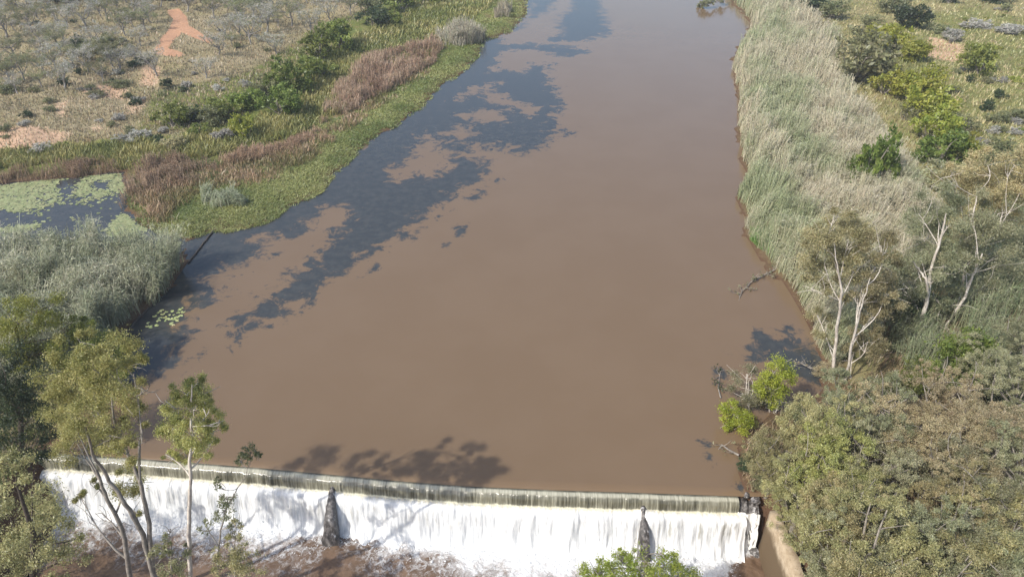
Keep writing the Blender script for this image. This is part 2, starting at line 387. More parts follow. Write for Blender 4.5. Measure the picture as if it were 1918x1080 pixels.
# thin water curtain on the upper face
def ripc(V, L):
    x = V[:, :, 0]; n = fbm(x * 4.5, L[None] * .5 + 0 * x, 5, 3) - .5
    fade = sst(0, .4, L)[None]
    V[:, :, 1] -= .06 + n * .16 * fade; return V
V, F, uv = sweep([(.03, -.085), (-.10, -.10), (-.22, -.125), (-.36, -.20), (-.44, -.32), (-.48, -.46), (-.52, -.62), (-.55, -.78), (-.60, -.98)], np.arange(-29, 12.02, .05), ripc)
curtain_me = mesh('water_curtain', V, F, uv=uv, smooth=True)
t = NT('water_curtain'); uvn = t.n('UVMap').outputs[0]
def mp(s, x, y):
    m = s.n('Mapping'); s.l(uvn, m.inputs[0]); m.inputs['Scale'].default_value = (x, y, 1); return m.outputs[0]
a1 = t.noise(1.0, 5, .75, mp(t, 8, .3)); a2 = t.noise(1.0, 4, .7, mp(t, .8, .2)); a3 = t.noise(1, 3, .6, mp(t, 22, .5))
sepu = t.n('SeparateXYZ'); t.l(uvn, sepu.inputs[0])
st = t.math('ADD', t.ramp(a1, .46, .72), t.math('MULTIPLY', t.ramp(a3, .5, .75), .35))
st = t.math('MULTIPLY', st, t.math('MULTIPLY_ADD', a2, 1.4, -.05))
lip = t.math('MULTIPLY', t.ramp(sepu.outputs[1], .04, .14), t.ramp(sepu.outputs[1], .42, .24))
up = t.ramp(sepu.outputs[1], .10, .02)
st = t.math('MULTIPLY', t.math('MAXIMUM', st, t.math('MULTIPLY', lip, t.ramp(a1, .25, .6))), t.math('SUBTRACT', 1, up), clamp=True)
foot = t.ramp(t.math('ADD', sepu.outputs[1], t.math('MULTIPLY', a1, .3)), 1.04, 1.2)
fac = t.math('MAXIMUM', t.math('MULTIPLY', st, .62), foot, clamp=True)
wt = t.bsdf((.60, .58, .46), .4, .4)
gcol = t.mix(t.ramp(t.math('ADD', a2, t.math('MULTIPLY', a3, .5)), .6, .95), (.06, .057, .038), (.21, .20, .145))
gl = t.bsdf(gcol, .15, .5, t.bump(a1, .35, .06))
m = t.n('MixShader'); t.l(fac, m.inputs[0]); t.l(gl, m.inputs[1]); t.l(wt, m.inputs[2])
M['curtain'] = t.done(m.outputs[0])
tag(obj('water_curtain', curtain_me, M['curtain']), 'thin streaky sheet of water sliding down the upper face of the weir', 'water', kind='stuff')

# thick white fall below the ledge
def fallf(V, L):
    x = V[:, :, 0]; l = L[None] + 0 * x
    n = fbm(x * 2.2, l * .6, 21, 4) - .5; n2 = fbm(x * 6, l * 4, 44, 3) - .5; k = sst(.1, .7, l)
    V[:, :, 1] -= (.10 + .40 * n + .16 * n2) * k + .25 * pier_lift(x, .35) * 0
    V[:, :, 2] += (.10 * n2 + .12 * n) * (1 - .3 * k)
    up = pier_lift(x) * sst(1.0, 0, l) * .22; V[:, :, 2] += up; V[:, :, 1] += up * .05 - up * .25
    thin = 1 - sst(9.5, 11.5, x)
    return V
V, F, uv = sweep([(-.44, -1.0), (-.52, -.88), (-.62, -.79), (-.75, -.77), (-.9, -.82), (-1.03, -.94), (-1.12, -1.18), (-1.2, -1.5), (-1.29, -1.82), (-1.38, -2.14), (-1.48, -2.4), (-1.6, -2.64), (-1.76, -2.85), (-1.98, -3.02), (-2.25, -3.12)], np.arange(-29, 12.35, .06), fallf)
t = NT('white_fall'); uvn = t.n('UVMap').outputs[0]
a1 = t.noise(1.0, 5, .65, mp(t, 3.2, .45)); a2 = t.noise(1, 4, .6, mp(t, .35, .3)); a4 = t.noise(1, 5, .7, mp(t, 9, .8))
sepx = t.n('SeparateXYZ'); t.l(t.pos(), sepx.inputs[0])
rt = t.math('MAXIMUM', t.ramp(sepx.outputs[0], 5.5, 9.0), t.math('MULTIPLY', t.ramp(sepx.outputs[0], -1.6, -2.6), .55))
sepu = t.n('SeparateXYZ'); t.l(uvn, sepu.inputs[0])
mid = t.math('MULTIPLY', t.ramp(sepu.outputs[1], .5, .9), t.ramp(sepu.outputs[1], 2.1, 1.6))
h = t.math('MULTIPLY', t.math('MULTIPLY', t.ramp(a1, .50, .68), mid), t.math('MULTIPLY_ADD', rt, .7, .16))
c = t.mix(h, t.mix(t.ramp(t.math('ADD', a4, t.math('MULTIPLY', a2, .6)), .62, .98), (.80, .80, .78), (.56, .57, .57)), (.30, .29, .25))
c = t.mix(t.math('MULTIPLY', t.ramp(sepu.outputs[1], .60, .2), t.ramp(a4, .35, .6)), c, (.80, .74, .56))
M['fall'] = t.done(t.bsdf(c, .5, .3, t.bump(t.math('ADD', a1, a4), .5, .12)))
tag(obj('white_fall', mesh('white_fall', V, F, uv=uv, smooth=True), M['fall']), 'thick white falling water below the ledge of the weir', 'water', kind='stuff')

# lower side step at the right end of the weir
xe = np.arange(11.95, XR - .02, .05)
def ripe(V, L):
    x = V[:, :, 0]; V[:, :, 1] += -.15 * np.floor((x - 11.9) * 2.2) * .5 - (fbm(x * 5, L[None] + 0 * x, 8) - .5) * .12; V[:, :, 2] += -.28 * np.floor((x - 11.9) * 1.6) * .5 * sst(0, .2, L)[None] + (fbm(x * 4, L[None] * 3 + 0 * x, 31) - .5) * .2; return V
V, F, uv = sweep([(.1, -4.4), (.1, -.25), (-.25, -.5), (-.5, -.75), (-.6, -.9), (-.62, -1.5), (-.85, -1.7), (-.9, -2.6), (-1.1, -3.1), (-1.2, -4.4)], xe, ripe, close=True)
par('stepped_end', V, F, M['pier'], weir, uv=uv)
def ripe2(V, L):
    V = ripe(V, L); V[:, :, 1] -= .07; return V
V, F, uv = sweep([(-.5, -.70), (-.58, -.86), (-.64, -1.1), (-.66, -1.5), (-.85, -1.68), (-.93, -2.0), (-.97, -2.6), (-1.15, -3.05), (-1.6, -3.08)], xe, ripe2)
t = NT('thin_spill'); uvn = t.n('UVMap').outputs[0]; a1 = t.noise(1, 4, .65, mp(t, 6, 1.1)); sepu = t.n('SeparateXYZ'); t.l(uvn, sepu.inputs[0])
f = t.ramp(t.math('ADD', a1, t.math('MULTIPLY', t.ramp(sepu.outputs[1], 2.0, 2.5), .3)), .36, .5)
tr = t.n('BsdfTransparent').outputs[0]; m = t.n('MixShader'); t.l(f, m.inputs[0]); t.l(tr, m.inputs[1]); t.l(t.bsdf((.85, .84, .8), .5, .3), m.inputs[2])
M['spill'] = t.done(m.outputs[0])
tag(obj('side_spill', mesh('side_spill', V, F, uv=uv, smooth=True), M['spill']), 'thin broken spill of water over the dark stepped end by the retaining wall', 'water', kind='stuff')

# ------------------------------------------------------------------ plunge pool
def foam_edge(x):
    return 3.35 + 1.0 * (fbm(x * .45, x * 0, 77) - .5) * 2 + .8 * np.exp(-((x - 2.5) / 5) ** 2) - 1.2 * np.exp(-((x + 9) / 3.0) ** 2)
px_ = np.arange(-27.5, XR + .1, .11); vv = np.concatenate([np.arange(1.1, 6, .11), np.arange(6, 12, .6)])
U, T, F = grid(px_, vv); YP = yc(U) - T
near = sst(3.6, 1.4, T)
ZP = POOL_Z + .34 * near * (fbm(U * 1.9, YP * 1.9, 61, 4) - .45) + .12 * (fbm(U * 1.1, YP * 1.1, 62, 3) - .5) + .12 * sst(2.2, 1.2, T)
fo = foam_edge(U) - T - 3.2 * sst(11.2, 12.2, U) * sst(1.5, 2.0, T)
for q in PIERS: fo = fo - 1.3 * np.exp(-((U - q) / .45) ** 2) * sst(1.6, 2.1, T)
me = mesh('plunge_pool', np.stack([U, YP, ZP], 1), F, attrs={'foam': fo}, smooth=True)
t = NT('pool_water'); p = t.pos(); f = t.attr('foam')
warp = t.noise(2.0, 5, .65, p, col=True)
vm = t.n('VectorMath', operation='MULTIPLY_ADD'); t.l(warp, vm.inputs[0]); vm.inputs[1].default_value = (1.5, 1.5, 1.5); t.l(p, vm.inputs[2])
vo = t.n('TexVoronoi', feature='DISTANCE_TO_EDGE'); vo.inputs['Scale'].default_value = 1.7; t.l(vm.outputs[0], vo.inputs['Vector'])
vo2 = t.n('TexVoronoi', feature='DISTANCE_TO_EDGE'); vo2.inputs['Scale'].default_value = 4.0; t.l(vm.outputs[0], vo2.inputs['Vector'])
lace = t.math('MAXIMUM', t.ramp(vo.outputs[0], .16, .0), t.math('MULTIPLY', t.ramp(vo2.outputs[0], .2, .0), .45))
n1 = t.noise(.9, 6, .65, p, .5); n2 = t.noise(2.6, 5, .6, p, .8)
lvl = t.math('ADD', f, t.math('MULTIPLY_ADD', n1, 3.4, -1.7))
solid = t.ramp(t.math('ADD', lvl, t.math('MULTIPLY_ADD', n2, 2.4, -1.2)), -.5, 1.5)
webz = t.math('MULTIPLY', t.ramp(lvl, -2.2, .8), lace)
webz = t.math('MULTIPLY', webz, t.ramp(n2, .35, .62))
fm = t.math('MAXIMUM', solid, webz, clamp=True)
br = t.mix(t.ramp(t.noise(.8, 4, .6, p), .35, .65), (.115, .075, .048), (.16, .105, .068))
rip = t.math('ADD', t.noise(3, 5, .6, p), t.math('MULTIPLY', fm, .4))
A = t.n('BsdfPrincipled'); t.l(br, A.inputs['Base Color']); A.inputs['Roughness'].default_value = .1; A.inputs['IOR'].default_value = 1.333; t.l(t.bump(rip, .6, .12), A.inputs['Normal'])
B = t.bsdf((.92, .93, .93), .6, .2, t.bump(t.math('ADD', n2, lace), .8, .1))
m = t.n('MixShader'); t.l(fm, m.inputs[0]); t.l(A.outputs[0], m.inputs[1]); t.l(B, m.inputs[2])
M['pool'] = t.done(m.outputs[0])
tag(obj('plunge_pool', me, M['pool']), kind='structure')
# flying foam lumps
N = 6000; r = np.random.default_rng(5)
sx = r.uniform(-26.5, 12.0, N); sv = 1.2 + r.gamma(2.0, .3, N); keep = (sv < foam_edge(sx) + .5)
sx = sx[keep]; sv = sv[keep]; N = len(sx)
sy = yc(sx) - sv; szz = POOL_Z + .05 + r.gamma(1.3, .12, N) * sst(3.8, 1.2, sv)
rad = r.uniform(.012, .03, N) * (1 + (r.random(N) < .08))
oc = np.array([(1, 0, 0), (-1, 0, 0), (0, 1, 0), (0, -1, 0), (0, 0, .8), (0, 0, -.8)], float)
V = (np.stack([sx, sy, szz], 1)[:, None] + oc[None] * rad[:, None, None] * r.uniform(.6, 1.5, (N, 6, 1))).reshape(-1, 3)
of = np.array([(0, 2, 4), (2, 1, 4), (1, 3, 4), (3, 0, 4), (2, 0, 5), (1, 2, 5), (3, 1, 5), (0, 3, 5)])
F = (of[None] + 6 * np.arange(N)[:, None, None]).reshape(-1, 3)
t = NT('foam_lumps'); M['foam'] = t.done(t.bsdf((.92, .93, .93), .6, .2))
tag(obj('flying_foam', mesh('flying_foam', V, F), M['foam']), 'white foam and droplets thrown up at the foot of the weir', 'foam', kind='stuff')

# ------------------------------------------------------------------ retaining wall on the right
t = NT('tan_concrete'); p = t.pos(); a1 = t.noise(1.6, 6, .65, p); a2 = t.noise(9, 4, .6, p); sz = t.n('SeparateXYZ'); t.l(p, sz.inputs[0])
c = t.mix(t.ramp(a1, .35, .65), (.34, .26, .17), (.47, .38, .27)); c = t.mix(t.ramp(a2, .55, .75), c, (.22, .17, .11)); c = t.mix(t.ramp(t.math('ADD', sz.outputs[2], a1), 0.55, -.4), c, (.12, .085, .05))
M['tan'] = t.done(t.bsdf(c, .9, .2, t.bump(a1, .5, .06)))
def wall_strip(y0, y1, x0f, x1f, zt, zb, n, seed):
    r = np.random.default_rng(seed); V = []
    for k in range(n):
        s = k / (n - 1); y = y0 + (y1 - y0) * s; j = lambda a: a * (r.random() - .5)
        xa = x0f(y) + j(.05); xb = x1f(y) + j(.12); z = zt + j(.06)
        V += [(xa, y, zb), (xa, y, z - .06), (xa + .05, y, z), ((xa + xb) / 2, y, z + j(.03)), (xb - .05, y, z), (xb, y, z - .06), (xb, y, zb)]
    i = np.arange(n * 7).reshape(n, 7); F = np.stack([i[:-1, :-1], i[1:, :-1], i[1:, 1:], i[:-1, 1:]], -1).reshape(-1, 4)
    return np.array(V), [F, i[0][None, :], i[-1][None, ::-1]]
V, F = wall_strip(12.0, 23.6, lambda y: 13.2 + 0 * y, lambda y: 13.78, .35, -4.6, 40, 3)
o = obj('retaining_wall', mesh('retaining_wall', V - np.array((13.6, 18, 0)), F), M['tan']); o.location = (13.6, 18, 0)
tag(o, 'tan concrete retaining wall along the pool below the weir, right side', 'wall')
V, F = wall_strip(24.6, 27.0, lambda y: 14.35, lambda y: 14.9, .75, -.5, 10, 4)
o = obj('concrete_block_wall', mesh('concrete_block_wall', V - np.array((14.6, 25.8, 0)), F), M['tan']); o.location = (14.6, 25.8, 0)
tag(o, 'short worn concrete wall stub among bushes beside the right end of the weir', 'wall')

# rocks
def rock_mesh(seed, s=1.0):
    import bmesh
    bm = bmesh.new(); bmesh.ops.create_icosphere(bm, subdivisions=3, radius=s)
    r = np.random.default_rng(seed); o = r.random(3) * 20
    for v in bm.verts:
        q = v.co; n = float(fbm(q.x / s * 1.3 + o[0], q.y / s * 1.3 + q.z / s * 1.7 + o[1], seed, 3)) - .5
        v.co = q * (1 + n * .8); v.co.z *= .65
    me = bpy.data.meshes.new('boulder'); bm.to_mesh(me); bm.free()
    for pl in me.polygons: pl.use_smooth = True
    return me
rk = [rock_mesh(s) for s in (11, 12, 13)]
for m_ in rk: m_.materials.append(M['pier'])
ROCKS = [(12.5, .12, -.12, .2, 'dark wet boulder at the right tip of the weir crest'), (12.95, -.1, -.25, .26, 'dark boulder wedged between the side spill and the bank'),
         (13.0, -1.5, -2.9, .3, 'wet boulder at the foot of the side spill by the wall')]
for i, (x, dy, z, s, lb) in enumerate(ROCKS):
    o = bpy.data.objects.new('boulder', rk[i % 3]); C.objects.link(o); o.location = (x, float(yc(x)) + dy, z); o.scale = (s, s, s); o.rotation_euler = (0, .2 * i, 1.7 * i)
    tag(o, lb, 'boulder')

# ------------------------------------------------------------------ blades, reeds, grass
def blades(P, h, w, lean, col, seg=3, r=None, tip=.15, power=1.7, rise=None):
    r = r or rng; N = len(P); th = r.random(N) * math.pi; side = np.stack([np.cos(th), np.sin(th), 0 * th], 1)
    V = np.zeros((N, seg + 1, 2, 3))
    for k in range(seg + 1):
        s = k / seg; c = P + np.concatenate([lean * (s ** power), (h * s - (0 if rise is None else rise * s * s))[:, None]], 1)
        ww = w * (1 - (1 - tip) * s) * .5
        V[:, k, 0] = c - side * ww[:, None]; V[:, k, 1] = c + side * ww[:, None]
    i = np.arange(N * (seg + 1) * 2).reshape(N, seg + 1, 2)
    F = np.stack([i[:, :-1, 0], i[:, :-1, 1], i[:, 1:, 1], i[:, 1:, 0]], -1).reshape(-1, 4)
    return V.reshape(-1, 3), F, np.repeat(col, (seg + 1) * 2, 0)
def join(parts):
    V = []; F = []; c = []; o = 0
    for v, f, k in parts: V.append(v); F.append(f + o); c.append(k); o += len(v)
    return np.concatenate(V), np.concatenate(F), np.concatenate(c)
def pal(a, b, t, j, r=None):
    r = r or rng; t = np.clip(t, 0, 1)[:, None]; c = np.array(a)[None] * (1 - t) + np.array(b)[None] * t
    return np.clip(c * (1 + j * (r.random((len(t), 1)) * 2 - 1)) * (1 + j * .3 * (r.random((len(t), 3)) * 2 - 1)), .004, .95)
WIND = np.array([.5, -.2])
def soften(poly, x, y, r, soft):
    s = sdf(W(poly), x, y); e = s + (fbm(x * .55, y * .55, 71, 3) - .5) * 3.2 * soft + r.normal(0, .25, len(x)) * soft
    k = e > .35 * soft
    return x[k], y[k], e[k]
def reed_bed(name, poly, n, hh, colf, label, leaves=3, seed=1, lean=.5, wk=1.0, offs=0.0, edge=None, cat='reeds', soft=1.0):
    r = np.random.default_rng(seed); p = sample_px(poly, n, r)
    x, y = atz(p[:, 0], p[:, 1]); x, y, ed = soften(poly, x, y, r, soft); z = gh(x, y)
    hm = .5 + 1.1 * fbm(x * .6, y * .6, seed, 3)
    k = (z > -.25) & (r.random(n if len(z) == n else len(z)) < .25 + .75 * sst(.30, .46, fbm(x * .7, y * .5, seed + 40, 3))); x = x[k]; y = y[k]; z = z[k]; hm = hm[k]; n = len(x)
    d = depth(x, y); ed = ed[k]; h = hh * hm * r.uniform(.7, 1.12, n) * (.5 + .5 * sst(0, 1.6, ed + (fbm(x, y, 8) - .5) * 1.5)); w = np.maximum(.035, d * .00095) * wk
    ang = fbm(x * .4, y * .4, seed + 5) * 14; L = np.stack([np.cos(ang), np.sin(ang)], 1) * (lean * r.uniform(.1, 1.3, n) * h * .42)[:, None] + WIND * (h * .12)[:, None] + r.normal(0, .05, (n, 2)) * h[:, None]
    P = np.stack([x, y, z - .05], 1); c = colf(x, y, r)
    parts = [blades(P, h, w * .8, L, c, 3, r, .5)]
    for q in range(leaves):
        s = r.uniform(.35, .98, n); b = P + np.concatenate([L * (s ** 1.7)[:, None], (h * s)[:, None]], 1)
        an = r.random(n) * 6.283; ll = r.uniform(.25, .6, n) * (h / 3) * 1.0
        le = np.stack([np.cos(an), np.sin(an)], 1) * ll[:, None] + WIND * .25
        cc = colf(x, y, r)
        parts.append(blades(b, ll * .75, w * 1.25, le, cc, 2, r, .1, 1.2, ll * .75))
    V, F, c = join(parts)
    return tag(obj(name, mesh(name, V, F, col=c), M['reed']), label, cat, kind='stuff')
def col_right(x, y, r):
    px, py = project(x, y, 0)
    # grey green at the water side and in drifts, straw in the middle
    n = fbm(x * .3, y * .2, 91, 4); e = sst(3.5, 9, -sdf(RIVER, x, y))
    t_ = np.clip((n - .46) * 3.2 + .6 + (e - .5) * .7 + r.normal(0, .35, len(x)), 0, 1)
    g = pal((.24, .275, .14), (.44, .45, .28), r.random(len(x)), .2, r); s = pal((.42, .375, .25), (.62, .56, .43), r.random(len(x)), .18, r)
    c = g * (1 - t_[:, None]) + s * t_[:, None]
    return c
RB = [(1348, -18), (1374, 6), (1388, 24), (1407, 42), (1402, 62), (1378, 100), (1371, 130), (1382, 180), (1380, 230), (1388, 290), (1400, 332), (1379, 368), (1390, 400), (1396, 440), (1422, 474), (1452, 512),
      (1492, 562), (1518, 600), (1524, 640), (1560, 700), (1640, 640), (1700, 560), (1760, 470), (1740, 400), (1700, 330), (1640, 250), (1590, 185), (1560, 130), (1575, 80), (1530, 50), (1480, 20), (1450, -18)]
reed_bed('reed_bed', RB, 66000, 2.4, col_right, 'tall pale reeds and straw grass covering the right bank beside the river', 3, 11, soft=.35)
reed_bed('reed_bed', [(1640, 640), (1730, 500), (1800, 440), (1960, 380), (2000, 560), (2000, 800), (1850, 790), (1700, 720)], 9000, 2.2, lambda x, y, r: pal((.17, .23, .11), (.33, .34, .22), r.random(len(x)), .25, r), 'green reeds behind the pale-trunked trees at the right edge', 3, 12)
def col_cl(x, y, r):
    n = fbm(x * .4, y * .4, 55, 3); return pal((.25, .28, .17), (.52, .52, .37), np.clip((n - .25) * 1.6 + r.normal(0, .2, len(x)), 0, 1), .2, r)
CL = [(-260, 520), (-60, 500), (40, 484), (160, 474), (300, 476), (336, 480), (346, 492), (324, 535), (292, 572), (240, 610), (213, 645), (196, 690), (120, 740), (-260, 760)]
reed_bed('reed_clump', CL, 26000, 2.9, col_cl, 'big grey-green reed clump on the left bank, right of the lily pond', 4, 13, lean=.8)
# drooping outward fringe of that clump at the water
def straw(x, y, r): return pal((.34, .235, .15), (.46, .33, .23), np.clip(fbm(x * .3, y * .3, 5) * 1.4 - .2 + r.normal(0, .2, len(x)), 0, 1), .2, r)
def pinkc(x, y, r): return pal((.29, .195, .125), (.50, .395, .27), np.clip(fbm(x * .22, y * .22, 5) * 1.6 - .35 + r.normal(0, .22, len(x)), 0, 1), .2, r)
PK = [(600, 222), (650, 222), (700, 190), (760, 160), (820, 122), (835, 95), (820, 80), (760, 95), (700, 110), (660, 140), (620, 180)]
reed_bed('rust_reeds', PK, 9000, 1.35, pinkc, 'band of rust and straw reeds along the green left river margin', 2, 14)
reed_bed('brown_reeds', [(240, 330), (262, 318), (330, 302), (400, 305), (410, 325), (370, 350), (300, 370), (245, 378), (225, 395), (228, 350)], 6000, 1.2, lambda x, y, r: pal((.24, .165, .11), (.40, .29, .20), r.random(len(x)), .2, r), 'brown reeds on the green margin between lily pond and river', 2, 15, soft=2.2)
reed_bed('brown_reeds', [(-200, 362), (0, 358), (110, 343), (226, 336), (226, 306), (120, 308), (0, 330), (-200, 330)], 5000, 1.1, lambda x, y, r: pal((.22, .165, .10), (.38, .28, .18), r.random(len(x)), .2, r), 'brown reed fringe along the far edge of the lily pond', 2, 16)
reed_bed('brown_reeds', [(400, 310), (420, 300), (510, 280), (560, 262), (600, 235), (625, 225), (600, 262), (520, 300), (430, 320)], 2600, .9, straw, 'straw-brown reeds between the brown patch and the rust reeds', 2, 17)
reed_bed('pale_reeds', [(378, 375), (440, 368), (468, 385), (462, 398), (400, 400), (378, 392)], 1900, 1.5, lambda x, y, r: pal((.25, .30, .17), (.42, .42, .30), r.random(len(x)), .2, r), 'pale green reed tuft at the water edge above the floating boom', 3, 18, lean=1.2)
reed_bed('pale_reeds', [(815, 72), (860, 62), (905, 66), (912, 78), (880, 92), (825, 95)], 2200, 2.0, lambda x, y, r: pal((.32, .32, .22), (.50, .46, .35), r.random(len(x)), .2, r), 'pale feathery reed tuft at the bend of the left river edge', 3, 19, lean=1.0)
reed_bed('pale_reeds', [(930, 25), (960, 20), (955, 36), (925, 38)], 500, 1.8, lambda x, y, r: pal((.32, .30, .2), (.48, .42, .32), r.random(len(x)), .2, r), 'small pale reed tuft near the top of the left river edge', 3, 20)
# low marsh plants on the margin
def low_plants(name, poly, n, hh, a, b, label, seed, wl=1.0, j=.25, spread=.35, cat='grass', zmax=9, sc=.3, minz=-.2, flatz=None, soft=1.2):
    r = np.random.default_rng(seed); p = sample_px(poly, n, r); x, y = atz(p[:, 0], p[:, 1]); x, y, _e = soften(poly, x, y, r, soft); z = gh(x, y)
    k = (z > minz) & (z < zmax)
    if name == 'dry_grass':
        k &= (sdf(W(PATHP), x, y) < .1)
        for q in SOILP[:6]: k &= (sdf(W(q), x, y) < .2) | (r.random(len(x)) < .5)
    x = x[k]; y = y[k]; z = z[k]; n = len(x)
    if flatz is not None: z = np.maximum(z, flatz)
    d = depth(x, y); h = hh * r.uniform(.4, 1.1, n) * (.6 + .8 * fbm(x * .5, y * .5, seed)); w = np.maximum(.05, d * .0014) * wl
    L = r.normal(0, spread, (n, 2)) * h[:, None] + WIND * .2 * h[:, None]
    t_ = np.clip((fbm(x * sc, y * sc, seed + 3, 4) - .5) * 3 + .5 + r.normal(0, .2, n), 0, 1)
    V, F, c = blades(np.stack([x, y, z - .03], 1), h, w, L, pal(a, b, t_, j, r), 2, r, .25)
    return tag(obj(name, mesh(name, V, F, col=c), M['reed']), label, cat, kind='stuff')
MARG = [(352, 448), (430, 436), (500, 420), (545, 394), (604, 362), (634, 324), (670, 292), (704, 258), (744, 238), (794, 205), (824, 166), (872, 138), (902, 102), (908, 80), (960, 60), (986, 32), (990, -14),
        (930, -14), (900, 30), (850, 60), (830, 95), (760, 140), (700, 170), (640, 222), (600, 225), (560, 262), (430, 300), (400, 300), (330, 300), (240, 330), (235, 380), (255, 424), (300, 440)]
low_plants('marsh_mat', MARG, 110000, .17, (.14, .195, .055), (.28, .31, .11), 'low bright green marsh plants matting the left river margin', 31, .95, minz=-.6, flatz=.02, soft=.7, spread=1.3)
low_plants('marsh_stalks', [(255, 424), (240, 380), (240, 330), (330, 300), (430, 298), (560, 260), (640, 222), (700, 168), (760, 138), (830, 95), (800, 150), (730, 200), (640, 262), (560, 330), (470, 360), (370, 372), (330, 420)], 16000, .6, (.20, .17, .075), (.40, .29, .18),
           'straw and rust coloured stalks scattered over the green marsh mat', 39, 1.0, soft=2.5)
low_plants('marsh_grass', [(-250, 335), (0, 330), (120, 308), (240, 322), (400, 300), (560, 262), (640, 222), (700, 170), (830, 95), (930, 10), (930, -14), (740, -14), (730, 30), (650, 90), (590, 150), (520, 215), (430, 250), (330, 270), (240, 268), (0, 288), (-250, 300)],
           42000, .75, (.19, .21, .065), (.36, .33, .13), 'yellow-green grass behind the marsh margin on the left bank', 32, 1.2)
low_plants('dry_grass', [(-500, 300), (0, 290), (240, 268), (330, 265), (450, 235), (560, 170), (640, 80), (760, -18), (-500, -18)], 60000, .38, (.29, .255, .15), (.44, .375, .235), 'dry tawny grass over the left savannah', 33, 1.2)
low_plants('dry_grass', [(1560, 130), (1590, 185), (1700, 330), (1760, 440), (2050, 400), (2500, 200), (2300, -18), (1450, -18)], 45000, .45, (.26, .25, .10), (.48, .40, .23), 'tawny and green grass on the right bank beyond the reeds', 34, 1.2)
low_plants('bank_grass', [(1400, 800), (1480, 770), (1540, 740), (1640, 650), (1720, 560), (2060, 520), (2200, 1150), (1470, 1150), (1440, 930), (1400, 925), (1385, 880), (1378, 840)], 26000, .6, (.20, .16, .09), (.38, .30, .19), 'brown and tan grass under the trees on the right bank', 35, 1.3)
low_plants('bank_grass', [(-400, 700), (200, 690), (190, 740), (130, 800), (90, 845), (60, 1000), (-400, 1100)], 14000, .6, (.09, .12, .04), (.18, .19, .07), 'dark green grass under the trees on the lower left bank', 36, 1.3)
low_plants('bright_bank_plants', [(1402, 448), (1428, 474), (1452, 500), (1460, 490), (1440, 462), (1412, 440)], 1500, .9, (.13, .27, .04), (.22, .36, .08), 'vivid green plants at the foot of the reeds, upper patch', 37, 1.5)
low_plants('bright_bank_plants', [(1470, 530), (1500, 560), (1520, 575), (1525, 550), (1500, 525), (1480, 515)], 1500, .9, (.13, .27, .04), (.24, .36, .08), 'vivid green plants at the foot of the reeds, lower patch', 38, 1.5)

# lily pads
def pads(xy, rr, z0, r):
    n = len(xy); m = 7; a = (np.arange(m) / m * 5.6 + .3)[None] + r.random((n, 1)) * 6.283
    V = np.zeros((n, m + 1, 3)); V[:, 0, :2] = xy; V[:, 1:, 0] = xy[:, :1] + np.cos(a) * rr[:, None]; V[:, 1:, 1] = xy[:, 1:] + np.sin(a) * rr[:, None]
    V[:, :, 2] = z0 + r.random((n, m + 1)) * .02
    i = (np.arange(n) * (m + 1))[:, None]; k = np.arange(1, m)
    F = np.stack([np.broadcast_to(i, (n, m - 1)), i + k, i + k + 1], -1).reshape(-1, 3)
    return V.reshape(-1, 3), F, m + 1
r = np.random.default_rng(41)
p = sample_px([(-260, 480), (-260, 350), (0, 347), (110, 334), (224, 325), (238, 360), (230, 395), (255, 420), (300, 437), (340, 448), (330, 472), (100, 470)], 30000, r)
x, y = atz(p[:, 0], p[:, 1]); n = fbm(x * .30, y * .22, 301, 3)
hole = np.zeros(len(x))
for q in [[(-200, 402), (0, 398), (62, 398), (75, 418), (20, 424), (-200, 428)], [(85, 398), (110, 386), (165, 380), (172, 395), (130, 412), (85, 410)], [(-200, 445), (50, 432), (95, 440), (60, 470), (-200, 490)], [(175, 340), (205, 340), (200, 356), (175, 352)]]:
    hole = np.maximum(hole, sst(-.6, .3, sdf(W(q), x, y)))
k = (r.random(len(x)) < sst(.40, .66, n) * .8 * (1 - hole) + .01) & (sdf(POND, x, y) > 0)
xy = np.stack([x[k], y[k]], 1); nn_ = len(xy); V, F, m_ = pads(xy, r.uniform(.08, .19, nn_), .012, r)
c = pal((.20, .24, .11), (.38, .40, .21), np.clip(r.normal(.5, .3, nn_), 0, 1), .2, r)
tag(obj('lily_pads', mesh('lily_pads', V, F, col=np.repeat(c, m_, 0)), M['reed']), 'pale yellow-green lily pads covering the pond at the left edge', 'lily pads', kind='stuff')
r = np.random.default_rng(42)
lp = [(290, 592), (296, 586), (300, 596), (305, 588), (309, 594), (312, 584), (317, 590), (320, 597), (322, 583), (326, 590), (330, 595), (334, 586), (338, 592), (341, 577), (336, 580), (303, 582), (314, 598), (327, 599), (310, 601), (278, 605), (283, 612), (276, 611), (294, 609), (297, 601), (322, 606), (325, 609), (333, 600), (343, 584)]
for (a_, b_) in lp:
    x, y = atz(a_, b_); s = r.uniform(.10, .19)
    V, F, m_ = pads(np.zeros((1, 2)), np.array([s]), 0, r); c = pal((.36, .42, .16), (.5, .52, .25), np.array([r.random()]), .15, r)
    o = obj('lily_pad', mesh('lily_pad', V, F, col=np.repeat(c, m_, 0)), M['reed']); o.location = (float(x), float(y), .014)
    tag(o, 'small pale green lily pad in the loose cluster below the reed clump', 'lily pad', 'loose lily pads below the reed clump')

